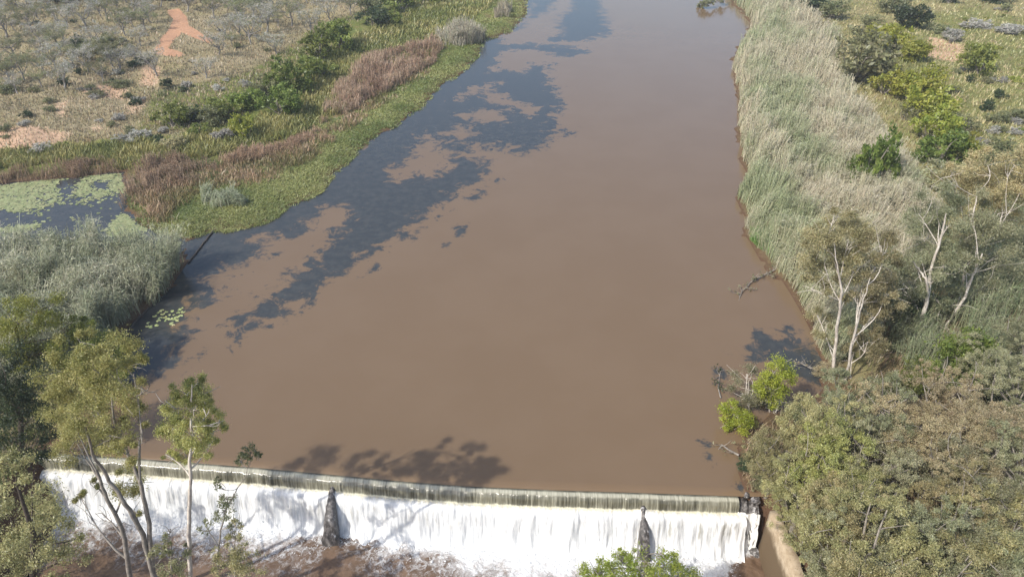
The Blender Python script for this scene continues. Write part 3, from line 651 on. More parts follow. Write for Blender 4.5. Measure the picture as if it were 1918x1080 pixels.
# ------------------------------------------------------------------ trees and bushes
def tube(pts, rad, m=6):
    pts = np.asarray(pts, float); n = len(pts); d = np.gradient(pts, axis=0); d /= np.linalg.norm(d, axis=1)[:, None] + 1e-9
    ref = np.array([.31, .95, .05]); u = np.cross(d, ref); u /= np.linalg.norm(u, axis=1)[:, None] + 1e-9; v = np.cross(d, u)
    a = np.arange(m) / m * 6.28318; rad = np.asarray(rad)[:, None, None]
    V = pts[:, None] + rad * (np.cos(a)[None, :, None] * u[:, None] + np.sin(a)[None, :, None] * v[:, None])
    i = np.arange(n * m).reshape(n, m); j = np.roll(i, -1, 1)
    F = np.stack([i[:-1], j[:-1], j[1:], i[1:]], -1).reshape(-1, 4)
    return V.reshape(-1, 3), F
def bend(a, b, r, k=5, wob=.08, sag=0.0):
    a = np.array(a, float); b = np.array(b, float); L = np.linalg.norm(b - a); t_ = np.linspace(0, 1, k)[:, None]
    p = a + (b - a) * t_ + np.sin(t_ * math.pi) * (r.normal(0, wob, 3) * L) ; p[:, 2] += (np.sin(t_[:, 0] * math.pi) * sag * L)
    if k > 2: p[1:-1] += r.normal(0, wob * .25 * L / k * 2, (k - 2, 3))
    return p
def leaves(cent, cr, n, size, a, b, r, droop=0.0, flat=1.0, sub=14, subr=.30, shell=.35, asp=.45):
    """clusters of leaf-shaped faces: each ball (centre, radius) holds sub clumps, each clump its own leaves"""
    cent = np.asarray(cent, float); cr = np.asarray(cr, float); vol = cr ** 2.2; vol = vol / vol.sum()
    which = r.choice(len(cent), size=max(1, len(cent) * sub), p=vol)
    d = r.normal(0, 1, (len(which), 3)); d /= np.linalg.norm(d, axis=1)[:, None]
    rr = (shell + (1 - shell) * r.random(len(which))) ** .6
    sc_ = cent[which] + d * (cr[which] * rr)[:, None] * np.array([1, 1, flat]); sr = cr[which] * subr * r.uniform(.6, 1.3, len(which))
    tone = r.random(len(which))
    k = r.integers(0, len(which), n); o = r.normal(0, .5, (n, 3)); P = sc_[k] + o * sr[k][:, None] * np.array([1, 1, .75])
    ax = r.normal(0, 1, (n, 3)); ax[:, 2] = ax[:, 2] * (1 - droop * .5) - droop * 1.3; ax /= np.linalg.norm(ax, axis=1)[:, None]
    q = r.normal(0, 1, (n, 3)); sd = np.cross(ax, q); sd /= np.linalg.norm(sd, axis=1)[:, None] + 1e-9
    s = size * r.uniform(.6, 1.35, n); L = ax * s[:, None]; Wd = sd * (s * asp)[:, None]
    V = np.stack([P - L * .5, P + Wd * .5, P + L * .5, P - Wd * .5], 1).reshape(-1, 3)
    F = np.arange(n * 4).reshape(n, 4)
    c = pal(a, b, tone[k] * .75 + r.random(n) * .25, .18, r)
    return V, F, np.repeat(c, 4, 0)
def joinVF(parts):
    V = []; F = []; o = 0
    for v, f in parts: V.append(v); F.append(f + o); o += len(v)
    return np.concatenate(V), np.concatenate(F)
PALS = dict(lush=((.105, .145, .03), (.27, .31, .075)), yellow=((.20, .24, .035), (.42, .42, .085)), olive=((.15, .165, .075), (.34, .34, .18)),
            dark=((.035, .06, .025), (.085, .115, .05)), grey=((.33, .32, .28), (.58, .56, .50)), euc=((.24, .25, .075), (.52, .49, .19)),
            greyeuc=((.19, .20, .105), (.44, .43, .26)), brown=((.34, .30, .165), (.56, .49, .29)), gum=((.23, .215, .095), (.49, .44, .23)), bright=((.25, .33, .03), (.46, .50, .08)))
def bush_proto(kind, n, size, seed, lobes=9, squat=.8, stems=True, m=5):
    """a bush about 2 wide (radius 1) and about 1.7 tall"""
    r = np.random.default_rng(seed); cs = []; cr = []
    for k in range(lobes):
        a = r.random() * 6.283; rr = .62 * math.sqrt(r.random()); z = r.uniform(.45, 1.25) * squat * (1.15 - .5 * rr)
        cs.append((math.cos(a) * rr, math.sin(a) * rr, z)); cr.append(r.uniform(.28, .48))
    a, b = PALS[kind]
    V, F, c = leaves(cs, cr, n, size, a, b, r, sub=10, subr=.38)
    V[:, 2] = np.maximum(V[:, 2], .02)
    tb = []
    for q in cs:
        p = bend((r.normal(0, .08), r.normal(0, .08), -.05), q, r, 4); v, f = tube(p, np.linspace(.045, .012, 4), m); tb.append((v, f))
    tv, tf = joinVF(tb)
    return mesh(kind + '_crown', V, F, col=c), mesh(kind + '_stems', tv, tf, smooth=True)
def thorn_proto(seed, n=1500, leafy=0.35, pk='grey'):
    """flat-topped thorn tree, about 4 m wide and 3.4 m tall, mostly bare twigs"""
    r = np.random.default_rng(seed); tb = []; tips = []
    top = (r.normal(0, .25), r.normal(0, .25), r.uniform(1.3, 1.8)); tr = bend((0, 0, -.1), top, r, 5, .08); v, f = tube(tr, np.linspace(.12, .075, 5), 6); tb.append((v, f))
    for k in range(7):
        a = k / 7 * 6.283 + r.normal(0, .3); s = r.uniform(.9, 1.9); e = (math.cos(a) * s + top[0], math.sin(a) * s + top[1], r.uniform(2.3, 3.3)); st = tr[r.integers(2, 5)]
        p = bend(st, e, r, 5, .10, -.05); v, f = tube(p, np.linspace(.06, .018, 5), 5); tb.append((v, f))
        for j in range(5):
            b0 = p[r.integers(2, 5)]; e2 = b0 + np.array((r.normal(0, .5), r.normal(0, .5), r.uniform(.1, .5))); q = bend(b0, e2, r, 3); v, f = tube(q, np.linspace(.02, .008, 3), 3); tb.append((v, f)); tips.append(e2)
        tips.append(np.array(e))
    tv, tf = joinVF(tb); a, b = PALS[pk]
    V, F, c = leaves(tips, [.42] * len(tips), n, .22, a, b, r, flat=.45, sub=4, subr=.7, asp=.17)
    V2, F2, c2 = leaves(tips, [.4] * len(tips), int(n * leafy), .15, *PALS['olive' if pk == 'grey' else pk], r, flat=.5, sub=3, subr=.5)
    V, F, c = join([(V, F, c), (V2, F2, c2)])
    return mesh('thorn_crown', V, F, col=c), mesh('thorn_trunk', tv, tf, smooth=True)
def canopy_proto(kind, n, size, seed, H=6.5, Rr=2.6, droop=.4, barkm=None):
    """a broad gum tree; unit is metres"""
    r = np.random.default_rng(seed); tb = []; cs = []; cr = []
    fork = np.array((r.normal(0, .3), r.normal(0, .3), H * .35)); tr = bend((0, 0, -.4), fork, r, 5, .06); v, f = tube(tr, np.linspace(.20, .14, 5), 7); tb.append((v, f))
    for k in range(9):
        a = k / 9 * 6.283 + r.normal(0, .3); s = Rr * r.uniform(.25, .85); e = np.array((math.cos(a) * s, math.sin(a) * s, H * r.uniform(.55, .93) - .25 * s))
        p = bend(tr[r.integers(2, 5)], e, r, 6, .08); v, f = tube(p, np.linspace(.09, .025, 6), 5); tb.append((v, f)); cs.append(e); cr.append(Rr * r.uniform(.24, .36))
        for j in range(3):
            b0 = p[r.integers(2, 5)]; e2 = b0 + r.normal(0, .6, 3) + np.array((0, 0, .5)); q = bend(b0, e2, r, 4); v, f = tube(q, np.linspace(.035, .012, 4), 4); tb.append((v, f)); cs.append(e2); cr.append(Rr * r.uniform(.14, .24))
    for k in range(6):
        b0 = cs[r.integers(0, len(cs))]; e = b0 + np.array((r.normal(0, .6), r.normal(0, .6), r.uniform(.5, 1.3))); v, f = tube(bend(b0, e, r, 4), np.linspace(.03, .012, 4), 4); tb.append((v, f))
    tv, tf = joinVF(tb); a, b = PALS[kind]
    V, F, c = leaves(cs, cr, n, size, a, b, r, droop=droop, sub=7, subr=.31, asp=.38)
    return mesh(kind + '_crown', V, F, col=c), mesh(kind + '_trunk', tv, tf, smooth=True)
PLACED = {}
def place(name, cat, proto, x, y, sc, label, group=None, rz=None, barkm='grey_bark', parts=True, zoff=0.0, z=None):
    cme, tme = proto; z = float(gh(x, y)) if z is None else z
    root = empty(name, (float(x), float(y), z - .03 + zoff), rng.random() * 6.283 if rz is None else rz, sc)
    if not cme.materials: cme.materials.append(M['leaf'])
    if not tme.materials: tme.materials.append(M[barkm])
    c_ = bpy.data.objects.new('crown', cme); C.objects.link(c_); c_.parent = root
    t_ = bpy.data.objects.new('trunk' if 'tree' in name else 'stem', tme); C.objects.link(t_); t_.parent = root
    tag(root, label, cat, group); return root
ORD = ['first', 'second', 'third', 'fourth', 'fifth', 'sixth', 'seventh', 'eighth', 'ninth', 'tenth', 'eleventh', 'twelfth', 'thirteenth', 'fourteenth', 'fifteenth', 'sixteenth', 'seventeenth', 'eighteenth', 'nineteenth', 'twentieth']
def autolabel(objs, phrase, where, per=14):
    """objs: (object, px, py); labels by rows from the top of the picture, then left to right"""
    objs = sorted(objs, key=lambda q: q[2])
    for ri in range(0, len(objs), per):
        row = sorted(objs[ri:ri + per], key=lambda q: q[1]); rn = ORD[min(ri // per, 19)]
        for k, (o, _, _) in enumerate(row): o['label'] = '%s, %s from left, %s row from top, %s' % (phrase, ORD[min(k, 19)], rn, where)

# far bushes, prototypes
BP = {}
for kind in ('lush', 'yellow', 'olive', 'dark', 'grey', 'brown', 'greyeuc'):
    BP[kind] = [bush_proto(kind, 2600, .13, 100 + i + hash(kind[0]) % 5 * 0 + len(kind) * 10, m=4) for i in range(2)]
BN = {k: [bush_proto(k, 9000, .065, 300 + i + len(k) * 7, lobes=13) for i in range(2)] for k in ('lush', 'olive', 'dark', 'yellow', 'gum', 'brown')}
def bush_at(px, py, wpx, kind, label, name='bush', near=False, hk=1.0, group=None, cat='bush', i=0):
    x, y = atz(px, py); z = float(gh(x, y)); x, y = atz(px, py, z); d = float(depth(x, y, z)); s = wpx * d / FPX / 2 / .92
    pr = (BN if near else BP)[kind][i % 2]
    return place(name, cat, pr, float(x), float(y), (s, s, s * hk), label, group, barkm='grey_bark')
LB = [  # px, base py, width px, kind, label, height factor
    (645, 88, 75, 'lush', 'rounded dark green bush at the top end of the left bank bush line', 1.0),
    (602, 112, 70, 'lush', 'green bush just left of the rounded dark bush', 1.0), (600, 142, 64, 'lush', 'green bush with shadow, second below the rounded dark bush', .9),
    (545, 170, 85, 'lush', 'wide leafy green bush in the middle of the left bush line', 1.0), (528, 218, 78, 'lush', 'green bush casting a shadow right, above the yellow-green bush', 1.05),
    (500, 180, 60, 'olive', 'olive bush left of the wide leafy bush', .8), (460, 200, 70, 'lush', 'mid-green bush between the olive bush and the grey scrub', .8),
    (460, 258, 46, 'yellow', 'small yellow-green bush low on the left bush line', 1.3), (422, 215, 66, 'lush', 'loose green bush left of the casting bush', .8), (390, 232, 60, 'olive', 'greyish olive bush in the left bush thicket', .8),
    (325, 232, 66, 'lush', 'dark-based green bush at the left end of the thicket', .9), (360, 222, 46, 'dark', 'dark bush beside the left end of the thicket', .8),
    (700, 50, 60, 'dark', 'dark green bush between the bush line and the far left margin', .8), (735, 48, 36, 'lush', 'small bush near the far grass strip', 1.0),
    (755, 20, 70, 'lush', 'broad green bush near the top edge, left of the grass strip', .8), (800, 8, 50, 'lush', 'bush at the top edge right of the broad green bush', .8), (690, 22, 50, 'olive', 'olive bush near the top edge left of the broad bush', .8),
    (262, 120, 42, 'dark', 'low dark green mound just left of the lower path end', .45), (318, 165, 24, 'dark', 'small round dark shrub below the path', 1.1), (155, 104, 32, 'dark', 'dark conical shrub on the left savannah', 1.4),
    (146, 140, 16, 'dark', 'tiny dark shrub with a shadow on the tawny grass', 1.1), (120, 154, 20, 'dark', 'black-green shrub by the grey brush pile', 1.1), (200, 100, 60, 'olive', 'grey-olive bush right of the dark conical shrub', .8),
    (24, 170, 44, 'olive', 'olive shrub near the left edge above the bare soil', .7), (178, 180, 34, 'olive', 'low olive patch of scrub in the bare soil', .4), (220, 165, 44, 'olive', 'olive scrub above the bare soil', .4),
    (265, 262, 40, 'grey', 'grey shrub at the marsh edge left of the thicket', .7), (300, 268, 26, 'dark', 'dark shrub at the marsh edge', .9), (330, 275, 46, 'brown', 'whitish brown dead shrub at the marsh edge', .7), (230, 265, 34, 'grey', 'small grey shrub low on the savannah edge', .6),
    (120, 276, 26, 'lush', 'small green shrub on the edge of the bare orange soil', .6), (80, 282, 40, 'grey', 'grey low scrub below the bare orange soil', .5), (415, 258, 40, 'grey', 'greyish shrub left of the yellow-green bush', .7), (375, 250, 40, 'lush', 'low green shrub in front of the thicket', .6)]
for i, (a_, b_, w_, k_, lb, hk) in enumerate(LB): bush_at(a_, b_, w_ * 1.15, k_, lb, hk=hk, i=i)
RBs = [(1604, 150, 118, 'olive', 'large dense olive bush at the right edge of the reeds', .95), (1522, 22, 60, 'dark', 'dark bush at the top edge left of the olive bush', .9), (1560, 34, 50, 'olive', 'olive bush near the top edge by the pale brush', .9), (1490, 14, 40, 'dark', 'dark bush at the top edge above the reeds', .7),
       (1702, 50, 62, 'dark', 'dark bush with grey stems near the top, on the right', 1.0), (1670, 20, 60, 'olive', 'olive bush at the top edge behind the dark bush', .8), (1776, 8, 34, 'dark', 'small dark bush at the top edge, right of the paired bushes', .9), (1862, 2, 60, 'dark', 'dark bush cut by the top edge at the right', .5),
       (1838, 138, 72, 'lush', 'round dark-centred bush alone on the right grassland', 1.1), (1818, 152, 16, 'dark', 'tiny shrub at the foot of the lone round bush', 1.0), (1874, 182, 24, 'dark', 'small dark shrub right of the lone round bush, low', 1.0), (1848, 208, 24, 'dark', 'small round shrub on the right grassland', 1.1), (1884, 20, 20, 'olive', 'small shrub on the tan grass near the top right', 1.0),
       (1905, 225, 40, 'olive', 'olive shrub at the right edge of the grassland', .7), (1868, 228, 40, 'olive', 'low shrub near the right edge of the grassland', .6),
       (1680, 95, 66, 'yellow', 'yellow-green bush right behind the large olive bush', .9), (1632, 50, 40, 'olive', 'olive shrub above the yellow bushes', .7), (1640, 70, 44, 'yellow', 'yellow-olive shrub at the top of the yellow bush line', .6), (1710, 110, 60, 'yellow', 'orange-tinted yellow bush in the upper yellow line', .8),
       (1655, 175, 70, 'yellow', 'yellow-green bush in front of the large olive bush', .9), (1700, 190, 90, 'yellow', 'broad yellow-green bush in the middle of the yellow line', .9), (1735, 220, 90, 'yellow', 'broad bright bush below the middle of the yellow line', .9),
       (1700, 225, 44, 'olive', 'olive bush inside the yellow line', .9), (1735, 262, 80, 'yellow', 'bright yellow-green bush with dark base', 1.0), (1790, 250, 60, 'olive', 'olive bush right of the bright yellow bush', .7), (1760, 305, 90, 'lush', 'leafy bush at the lower end of the yellow line', .9), (1810, 300, 70, 'yellow', 'golden bush at the lower right end of the yellow line', .8),
       (1622, 368, 84, 'lush', 'bright green bush standing alone in the reeds', 1.9), (1862, 320, 90, 'olive', 'olive bush behind the white-trunked trees', .8), (1770, 350, 90, 'greyeuc', 'greyish bush above the pale-trunked trees', .8),
       (1665, 412, 90, 'dark', 'dark grey-green shrub below the lone bright green bush', .7), (1760, 65, 50, 'olive', 'low green scrub near the dark grey-stemmed bush', .4), (1785, 78, 34, 'grey', 'grey shrub beside the bare reddish patch', 1.0), (1830, 50, 50, 'grey', 'grey low brush on the upper right grassland', .4), (1880, 60, 60, 'grey', 'grey brush patch near the right edge, upper', .35)]
for i, (a_, b_, w_, k_, lb, hk) in enumerate(RBs): bush_at(a_, b_, w_ * 1.2, k_, lb, hk=hk, i=i)

# thorn trees on the left savannah
TP = [thorn_proto(400 + i) for i in range(4)] + [thorn_proto(410 + i, 1000, 1.3, 'olive') for i in range(2)]
for c_, t_ in TP: t_.materials.append(M['twig'])
GT = [(75, 90, 1.0), (160, 58, 1.35), (235, 65, 1.1), (115, 100, 1.1), (10, 70, 1.3), (35, 120, 1.2), (45, 150, 1.0), (120, 165, 1.1), (210, 120, 1.0), (20, 160, 1.1), (410, 105, 1.0), (470, 80, 1.2), (285, 45, 1.0), (385, 145, .8), (420, 75, 1.1),
      (500, 60, 1.3), (545, 48, 1.2), (580, 60, 1.1), (350, 20, 1.2), (400, 30, 1.1), (455, 45, 1.2), (520, 100, .9), (60, 60, 1.1), (200, 35, 1.2), (130, 30, 1.2), (90, 25, 1.1), (250, 20, 1.2), (30, 30, 1.2), (300, 15, 1.2), (620, 40, 1.1), (660, 25, 1.1)]
r = np.random.default_rng(77); pts = [(a, b) for a, b, _ in GT]
tries = 0
while len(GT) < 120 and tries < 6000:
    tries += 1; a = r.uniform(-40, 720); b = -8 + 190 * r.random() ** 1.9
    if b > 190 - a * .16 - max(0, a - 380) * .35: continue
    if 280 < a < 410 and 28 < b < 130: continue
    if min((abs(a - q[0]) / 1.6) ** 2 + ((b - q[1]) * 1.6) ** 2 for q in pts) < (13 + b * .06) ** 2: continue
    pts.append((a, b)); GT.append((a, b, r.uniform(.65, 1.1)))
L1 = []; L2 = []
for i, (a, b, s) in enumerate(GT):
    k = i % 4 if r.random() < .6 else 4 + i % 2
    x, y = atz(a, b); z = float(gh(x, y)); x, y = atz(a, b, z)
    o = place('thorn_tree', 'tree', TP[k], float(x), float(y), s, 'x', None, barkm='twig'); (L1 if k < 4 else L2).append((o, a, b))
    o['group'] = 'grey thorn trees on the left savannah' if k < 4 else 'olive thorn trees on the left savannah'
autolabel(L1, 'grey bare thorn tree', 'left savannah', 18); autolabel(L2, 'leafy olive thorn tree', 'left savannah', 18)
# dark thicket at the very top
TK = []
for i, a in enumerate(list(range(90, 200, 26)) + list(range(270, 470, 24))):
    o = bush_at(a, -4 + 4 * math.sin(i * 2.1), 46, 'dark', 'x', hk=1.0, i=i, group='dark bushes cut by the top edge'); TK.append((o, a, 0))
autolabel(TK, 'dark bush', 'cut by top edge', 20)
# small scattered scrub both sides
r = np.random.default_rng(88); SC = {'l': [], 'r': []}
for i in range(90):
    a = r.uniform(-20, 520); b = r.uniform(20, 262)
    if b > 285 - max(0, a - 240) * .45 or (280 < a < 400 and b < 125): continue
    k = ('olive', 'grey', 'dark', 'grey', 'olive')[i % 5]; o = bush_at(a, b, r.uniform(12, 26) * (.6 + b / 400), k, 'x', 'shrub', hk=r.uniform(.5, .9), i=i, cat='shrub', group='small scrub on the left savannah'); SC['l'].append((o, a, b))
for i in range(46):
    a = r.uniform(1780, 1950); b = r.uniform(10, 300)
    k = ('olive', 'grey', 'lush', 'yellow')[i % 4]; o = bush_at(a, b, r.uniform(12, 30) * (.6 + b / 400), k, 'x', 'shrub', hk=r.uniform(.4, .8), i=i, cat='shrub', group='small scrub on the right grassland'); SC['r'].append((o, a, b))
autolabel(SC['l'], 'small low shrub', 'left savannah', 18); autolabel(SC['r'], 'small low shrub', 'right grassland', 12)

# dense gum canopy on the lower right bank
CP = [canopy_proto('gum', 42000, .095, 500 + i) for i in range(3)] + [canopy_proto('greyeuc', 42000, .095, 510 + i) for i in range(2)] + [canopy_proto('euc', 42000, .095, 520)] + [canopy_proto('brown', 40000, .085, 530)]
def tree_c(px, py, proto, s, label, hc=4.2, name='gum_tree', group=None, barkm='grey_bark'):
    x, y = atz(px, py, hc * s + .5); return place(name, 'tree', CP[proto], float(x), float(y), s, label, group, barkm=barkm)
CT = [(1462, 835, 0, .72), (1540, 790, 0, .95), (1620, 760, 3, .9), (1515, 900, 0, .8), (1568, 868, 5, .95), (1640, 850, 3, .85), (1590, 950, 0, .9), (1632, 930, 0, .85), (1592, 1030, 3, .85), (1620, 1020, 1, 1.05), (1700, 1060, 3, .8),
      (1820, 930, 1, .8), (1860, 900, 4, 1.0), (1775, 975, 1, .85), (1880, 980, 1, 1.0), (1810, 1030, 3, 1.0), (1900, 1070, 4, 1.0), (1760, 1090, 1, .9), (1585, 1110, 4, .85), (1640, 1130, 2, 1.0), (1920, 860, 4, .9), 
      (1910, 720, 4, .9), (1865, 680, 3, .8), (1940, 640, 4, .9), (1545, 990, 2, .6)]
CL_ = []
for i, (a, b, k, s) in enumerate(CT):
    o = tree_c(a, b, k, s, 'x', group='gum trees massed on the lower right bank'); CL_.append((o, a, b))
autolabel(CL_, 'rounded olive gum tree', 'lower right bank', 8)
for a, b, s, lb in [(1722, 790, .95, 'tawny brown leafy tree at the left of the brown shrub patch'), (1790, 770, .95, 'tawny brown leafy tree in the middle of the brown patch'), (1862, 785, .95, 'tawny brown leafy tree at the right of the brown patch'), (1790, 830, .95, 'tawny brown leafy tree lowest in the brown patch')]:
    tree_c(a, b, 6, s, lb, hc=4.0, name='brown_tree')
def nb(px, py, wpx, kind, label, hk=1.0, i=0): return bush_at(px, py, wpx, kind, label, near=True, hk=hk, i=i)
for i, q in enumerate([(1790, 745, 140, 'lush', 'bright green bush under the pale-trunked trees', 1.5), (1722, 742, 90, 'lush', 'green bush left of the bright one under the pale trunks', 1.3), (1665, 745, 80, 'olive', 'olive bush at the foot of the twin white trunks', .9), (1850, 760, 80, 'dark', 'dark bush at the right edge under the trees', .8),
           (1512, 1010, 40, 'olive', 'olive bush growing over the retaining wall', .9), (1545, 1075, 70, 'olive', 'olive bush on the ground behind the retaining wall, bottom edge', .8), (1520, 1045, 50, 'olive', 'leafy olive bush behind the middle of the retaining wall', .8), (1482, 955, 60, 'olive', 'olive bush between the weir end and the wall stub', .8), (1430, 905, 60, 'olive', 'sandy olive bush on the bank by the weir end', .7), (1400, 880, 50, 'dark', 'dark overhanging bush at the water by the weir end', .8), (1460, 880, 60, 'brown', 'tan bush above the weir end', .7),
           (1545, 700, 60, 'brown', 'brown twiggy bush at the waterline right of the dark water', .6), (1500, 780, 70, 'olive', 'olive bush behind the bright saplings', .8), (1650, 600, 110, 'olive', 'olive bush behind the twin white trunks', 1.0), (1560, 610, 70, 'brown', 'tawny bush on the shore left of the twin trunks', .7), (1700, 600, 110, 'dark', 'dark green bush between the trunk pairs', 1.0),
           (1500, 420, 70, 'brown', 'tawny tuft-like bush in the reeds, upper', .6), (1590, 455, 100, 'brown', 'tawny bush at the lower edge of the reed bed', .7), (1885, 560, 90, 'olive', 'olive bush at the right edge below the leaning trunk', .8), (1700, 470, 90, 'olive', 'grey-olive bush left of the tall pale trunk', .9)]):
    nb(*q[:5], hk=(q[5] if len(q) > 5 else 1.0), i=i)

# individually shaped trees
def hero(name, label, Y, stems, blobs, kind, n, size, barkm, limbs=True, seed=1, ydep=1.0, base_z=None, r0=.12, droop=.7, twig=.018, cat='tree', sub=16, subr=.32, back=False, lm=.07, bs=1.0):
    """stems: lists of (px, py, radius m) at distance Y; blobs: (px, py, radius px). real depth added around Y"""
    r = np.random.default_rng(seed); tb = []; allp = []
    ox, oz = aty(stems[0][0][0], stems[0][0][1], Y)
    for st in stems:
        p = []; dy = 0.0
        for k, (a, b, rad) in enumerate(st):
            x, z = aty(a, b, Y + dy); p.append((x, Y + dy, z)); dy += r.normal(0, .22)
        rad = [q[2] * (.68 if back else 1) for q in st]
        if base_z is not None and st is stems[0] or (base_z is not None and len(st[0]) and st[0][1] > 1000):
            p.insert(0, (p[0][0] + .15, p[0][1], base_z)); rad.insert(0, rad[0] * 1.2)
        p = np.array(p, float)
        tq = np.linspace(0, len(p) - 1, len(p) * 4); P = np.stack([np.interp(tq, np.arange(len(p)), p[:, j]) for j in range(3)], 1); P[1:-1] += r.normal(0, .02, (len(P) - 2, 3)); rr = np.interp(tq, np.arange(len(p)), rad)
        v, f = tube(P, rr, 8); tb.append((v, f)); allp.append(np.concatenate([P, rr[:, None]], 1))
    sp_ = np.concatenate(allp); cs = []; cr = []
    for (a, b, rp) in blobs:
        rp = rp * bs; dy = r.normal(0, ydep); dy = dy + back if back else dy; x, z = aty(a, b, Y + dy); d = depth(x, Y + dy, z); rad = rp * d / FPX; c0 = np.array((x, Y + dy, z)); cs.append(c0); cr.append(rad)
        low = sp_[sp_[:, 2] < z - rad * .3]; low = low if len(low) else sp_
        j = np.argmin(np.linalg.norm(low[:, :3] - c0 + np.array((0, 0, 1.2 * rad)), axis=1)); b0 = low[j, :3]; br = min(low[j, 3] * .6, lm)
        P = bend(b0, c0, r, 6, .07); v, f = tube(P, np.linspace(br, twig, 6), 6); tb.append((v, f))
        for q in range(6):
            e = c0 + r.normal(0, .55, 3) * rad; s_ = P[r.integers(3, 6)]; Q = bend(s_, e, r, 4); v, f = tube(Q, np.linspace(twig, twig * .45, 4), 4); tb.append((v, f))
    tv, tf = joinVF(tb); V, F, c = leaves(cs, cr, n, size, *PALS[kind], r, droop=droop, sub=sub, subr=subr, asp=.36)
    org = np.array((ox, Y, base_z if base_z is not None else sp_[:, 2].min()))
    root = empty(name, tuple(float(q) for q in org)); tag(root, label, cat)
    obj('trunk', mesh('trunk', tv - org, tf, smooth=True), M[barkm], root); obj('crown', mesh('crown', V - org, F, col=c), M['leaf'], root)
    return root
# left foreground gums
hero('gum_tree', 'tall multi-stemmed gum in front of the left part of the weir', 20.5,
     [[(290, 1085, .13), (268, 1000, .11), (240, 950, .10), (205, 900, .08), (175, 855, .06), (160, 800, .04)], [(288, 1085, .12), (280, 980, .10), (262, 900, .08), (240, 850, .06), (215, 790, .045), (205, 700, .03)],
      [(245, 1085, .12), (232, 1000, .10), (200, 930, .08), (180, 880, .06)], [(262, 900, .06), (261, 800, .05), (258, 745, .035), (250, 700, .02)]],
     [(150, 640, 32), (120, 700, 44), (175, 690, 44), (225, 672, 40), (262, 690, 26), (130, 770, 44), (180, 770, 46), (145, 830, 42), (215, 740, 40), (205, 815, 34), (255, 775, 24), (270, 730, 20), (235, 850, 24), (240, 905, 30), (250, 955, 18), (180, 905, 14), (150, 930, 14), (190, 960, 12), (265, 830, 14)],
     'euc', 80000, .08, 'grey_bark', seed=61, ydep=1.2, base_z=-2.9, sub=9, subr=.34, bs=1.12)
hero('gum_tree', 'slender single-trunk gum with a small crown, in front of the weir', 19.5,
     [[(357, 1090, .10), (354, 1000, .09), (356, 900, .07), (358, 830, .05), (360, 760, .035), (360, 720, .02)]],
     [(345, 735, 24), (368, 722, 22), (330, 765, 26), (362, 768, 32), (392, 770, 22), (325, 800, 24), (362, 812, 30), (400, 808, 20), (345, 845, 22), (385, 845, 18), (410, 790, 10), (310, 850, 12), (376, 740, 22)],
     'euc', 36000, .075, 'white_bark', seed=62, ydep=.6, base_z=-2.8, subr=.36, sub=11, bs=1.12)
hero('sapling_tree', 'thin sparse sapling right of the slender gum, small tufts of leaves', 20.0,
     [[(405, 1090, .05), (412, 1000, .04), (425, 945, .03), (455, 900, .02), (470, 860, .012)]],
     [(470, 845, 17), (452, 862, 14), (484, 852, 10), (425, 930, 18), (420, 960, 20), (405, 905, 12), (385, 985, 14), (440, 985, 14)],
     'olive', 3200, .10, 'grey_bark', seed=63, ydep=.4, base_z=-2.7)
hero('sapling_tree', 'golden-olive sapling at the bottom edge right of the slender gum', 19.0,
     [[(440, 1100, .05), (440, 1060, .035), (438, 1020, .02)]], [(425, 1040, 26), (455, 1045, 26), (440, 1000, 20), (470, 1080, 26), (415, 1080, 26), (438, 970, 12)], 'gum', 5200, .10, 'grey_bark', seed=64, ydep=.5, base_z=-2.7, sub=10)
hero('sapling_tree', 'green sapling at the bottom edge between the gum trunks', 19.3,
     [[(322, 1100, .05), (322, 1050, .035), (318, 1010, .02)]], [(320, 990, 18), (305, 1030, 20), (335, 1035, 20), (320, 1075, 26)], 'olive', 3600, .10, 'grey_bark', seed=65, ydep=.5, base_z=-2.7, sub=10)
# left bank mass
LM = [(62, 1150, 9.2, 20.5, [(30, 880, 46), (60, 930, 52), (20, 970, 60), (90, 990, 46), (60, 1040, 60), (115, 1050, 44), (10, 1060, 60), (140, 1010, 28)], 'gum', 'yellowish olive gum filling the bottom left corner'),
      (40, 860, 0, 27.5, [(20, 740, 60), (60, 780, 50), (30, 820, 60), (75, 830, 36), (10, 700, 60)], 'dark', 'dark green tree at the left edge beside the weir end'),
      (60, 760, 0, 33.5, [(30, 590, 46), (80, 580, 40), (115, 600, 40), (60, 630, 56), (15, 650, 50), (120, 640, 44), (140, 610, 26), (90, 680, 50)], 'yellow2', 'yellow-green leafy tree below the reed clump at the left edge'),
      (215, 760, 0, 34.5, [(160, 625, 30), (190, 650, 36), (165, 680, 44), (215, 690, 36)], 'lush', 'green tree right of the yellow-green one, behind the tall gum')]
PALS['ochre'] = ((.23, .205, .10), (.47, .41, .23))
PALS['yellow2'] = ((.14, .18, .028), (.32, .33, .07))
for i, (bx, by, _, Yp, bl, kd, lb) in enumerate(LM):
    z0 = 0.2 if i else -.5
    x0, z1 = aty(bx, 700 if i else 1000, Yp)
    root = hero('bank_tree', lb, Yp, [[(bx, 900 if i else 1090, .16), (bx, 760 if i else 1000, .12), (bl[0][0], bl[0][1] + 20, .05)]], bl, kd, 20000, .13, 'dark_bark', seed=70 + i, ydep=.9, base_z=z0, droop=.2, sub=12)
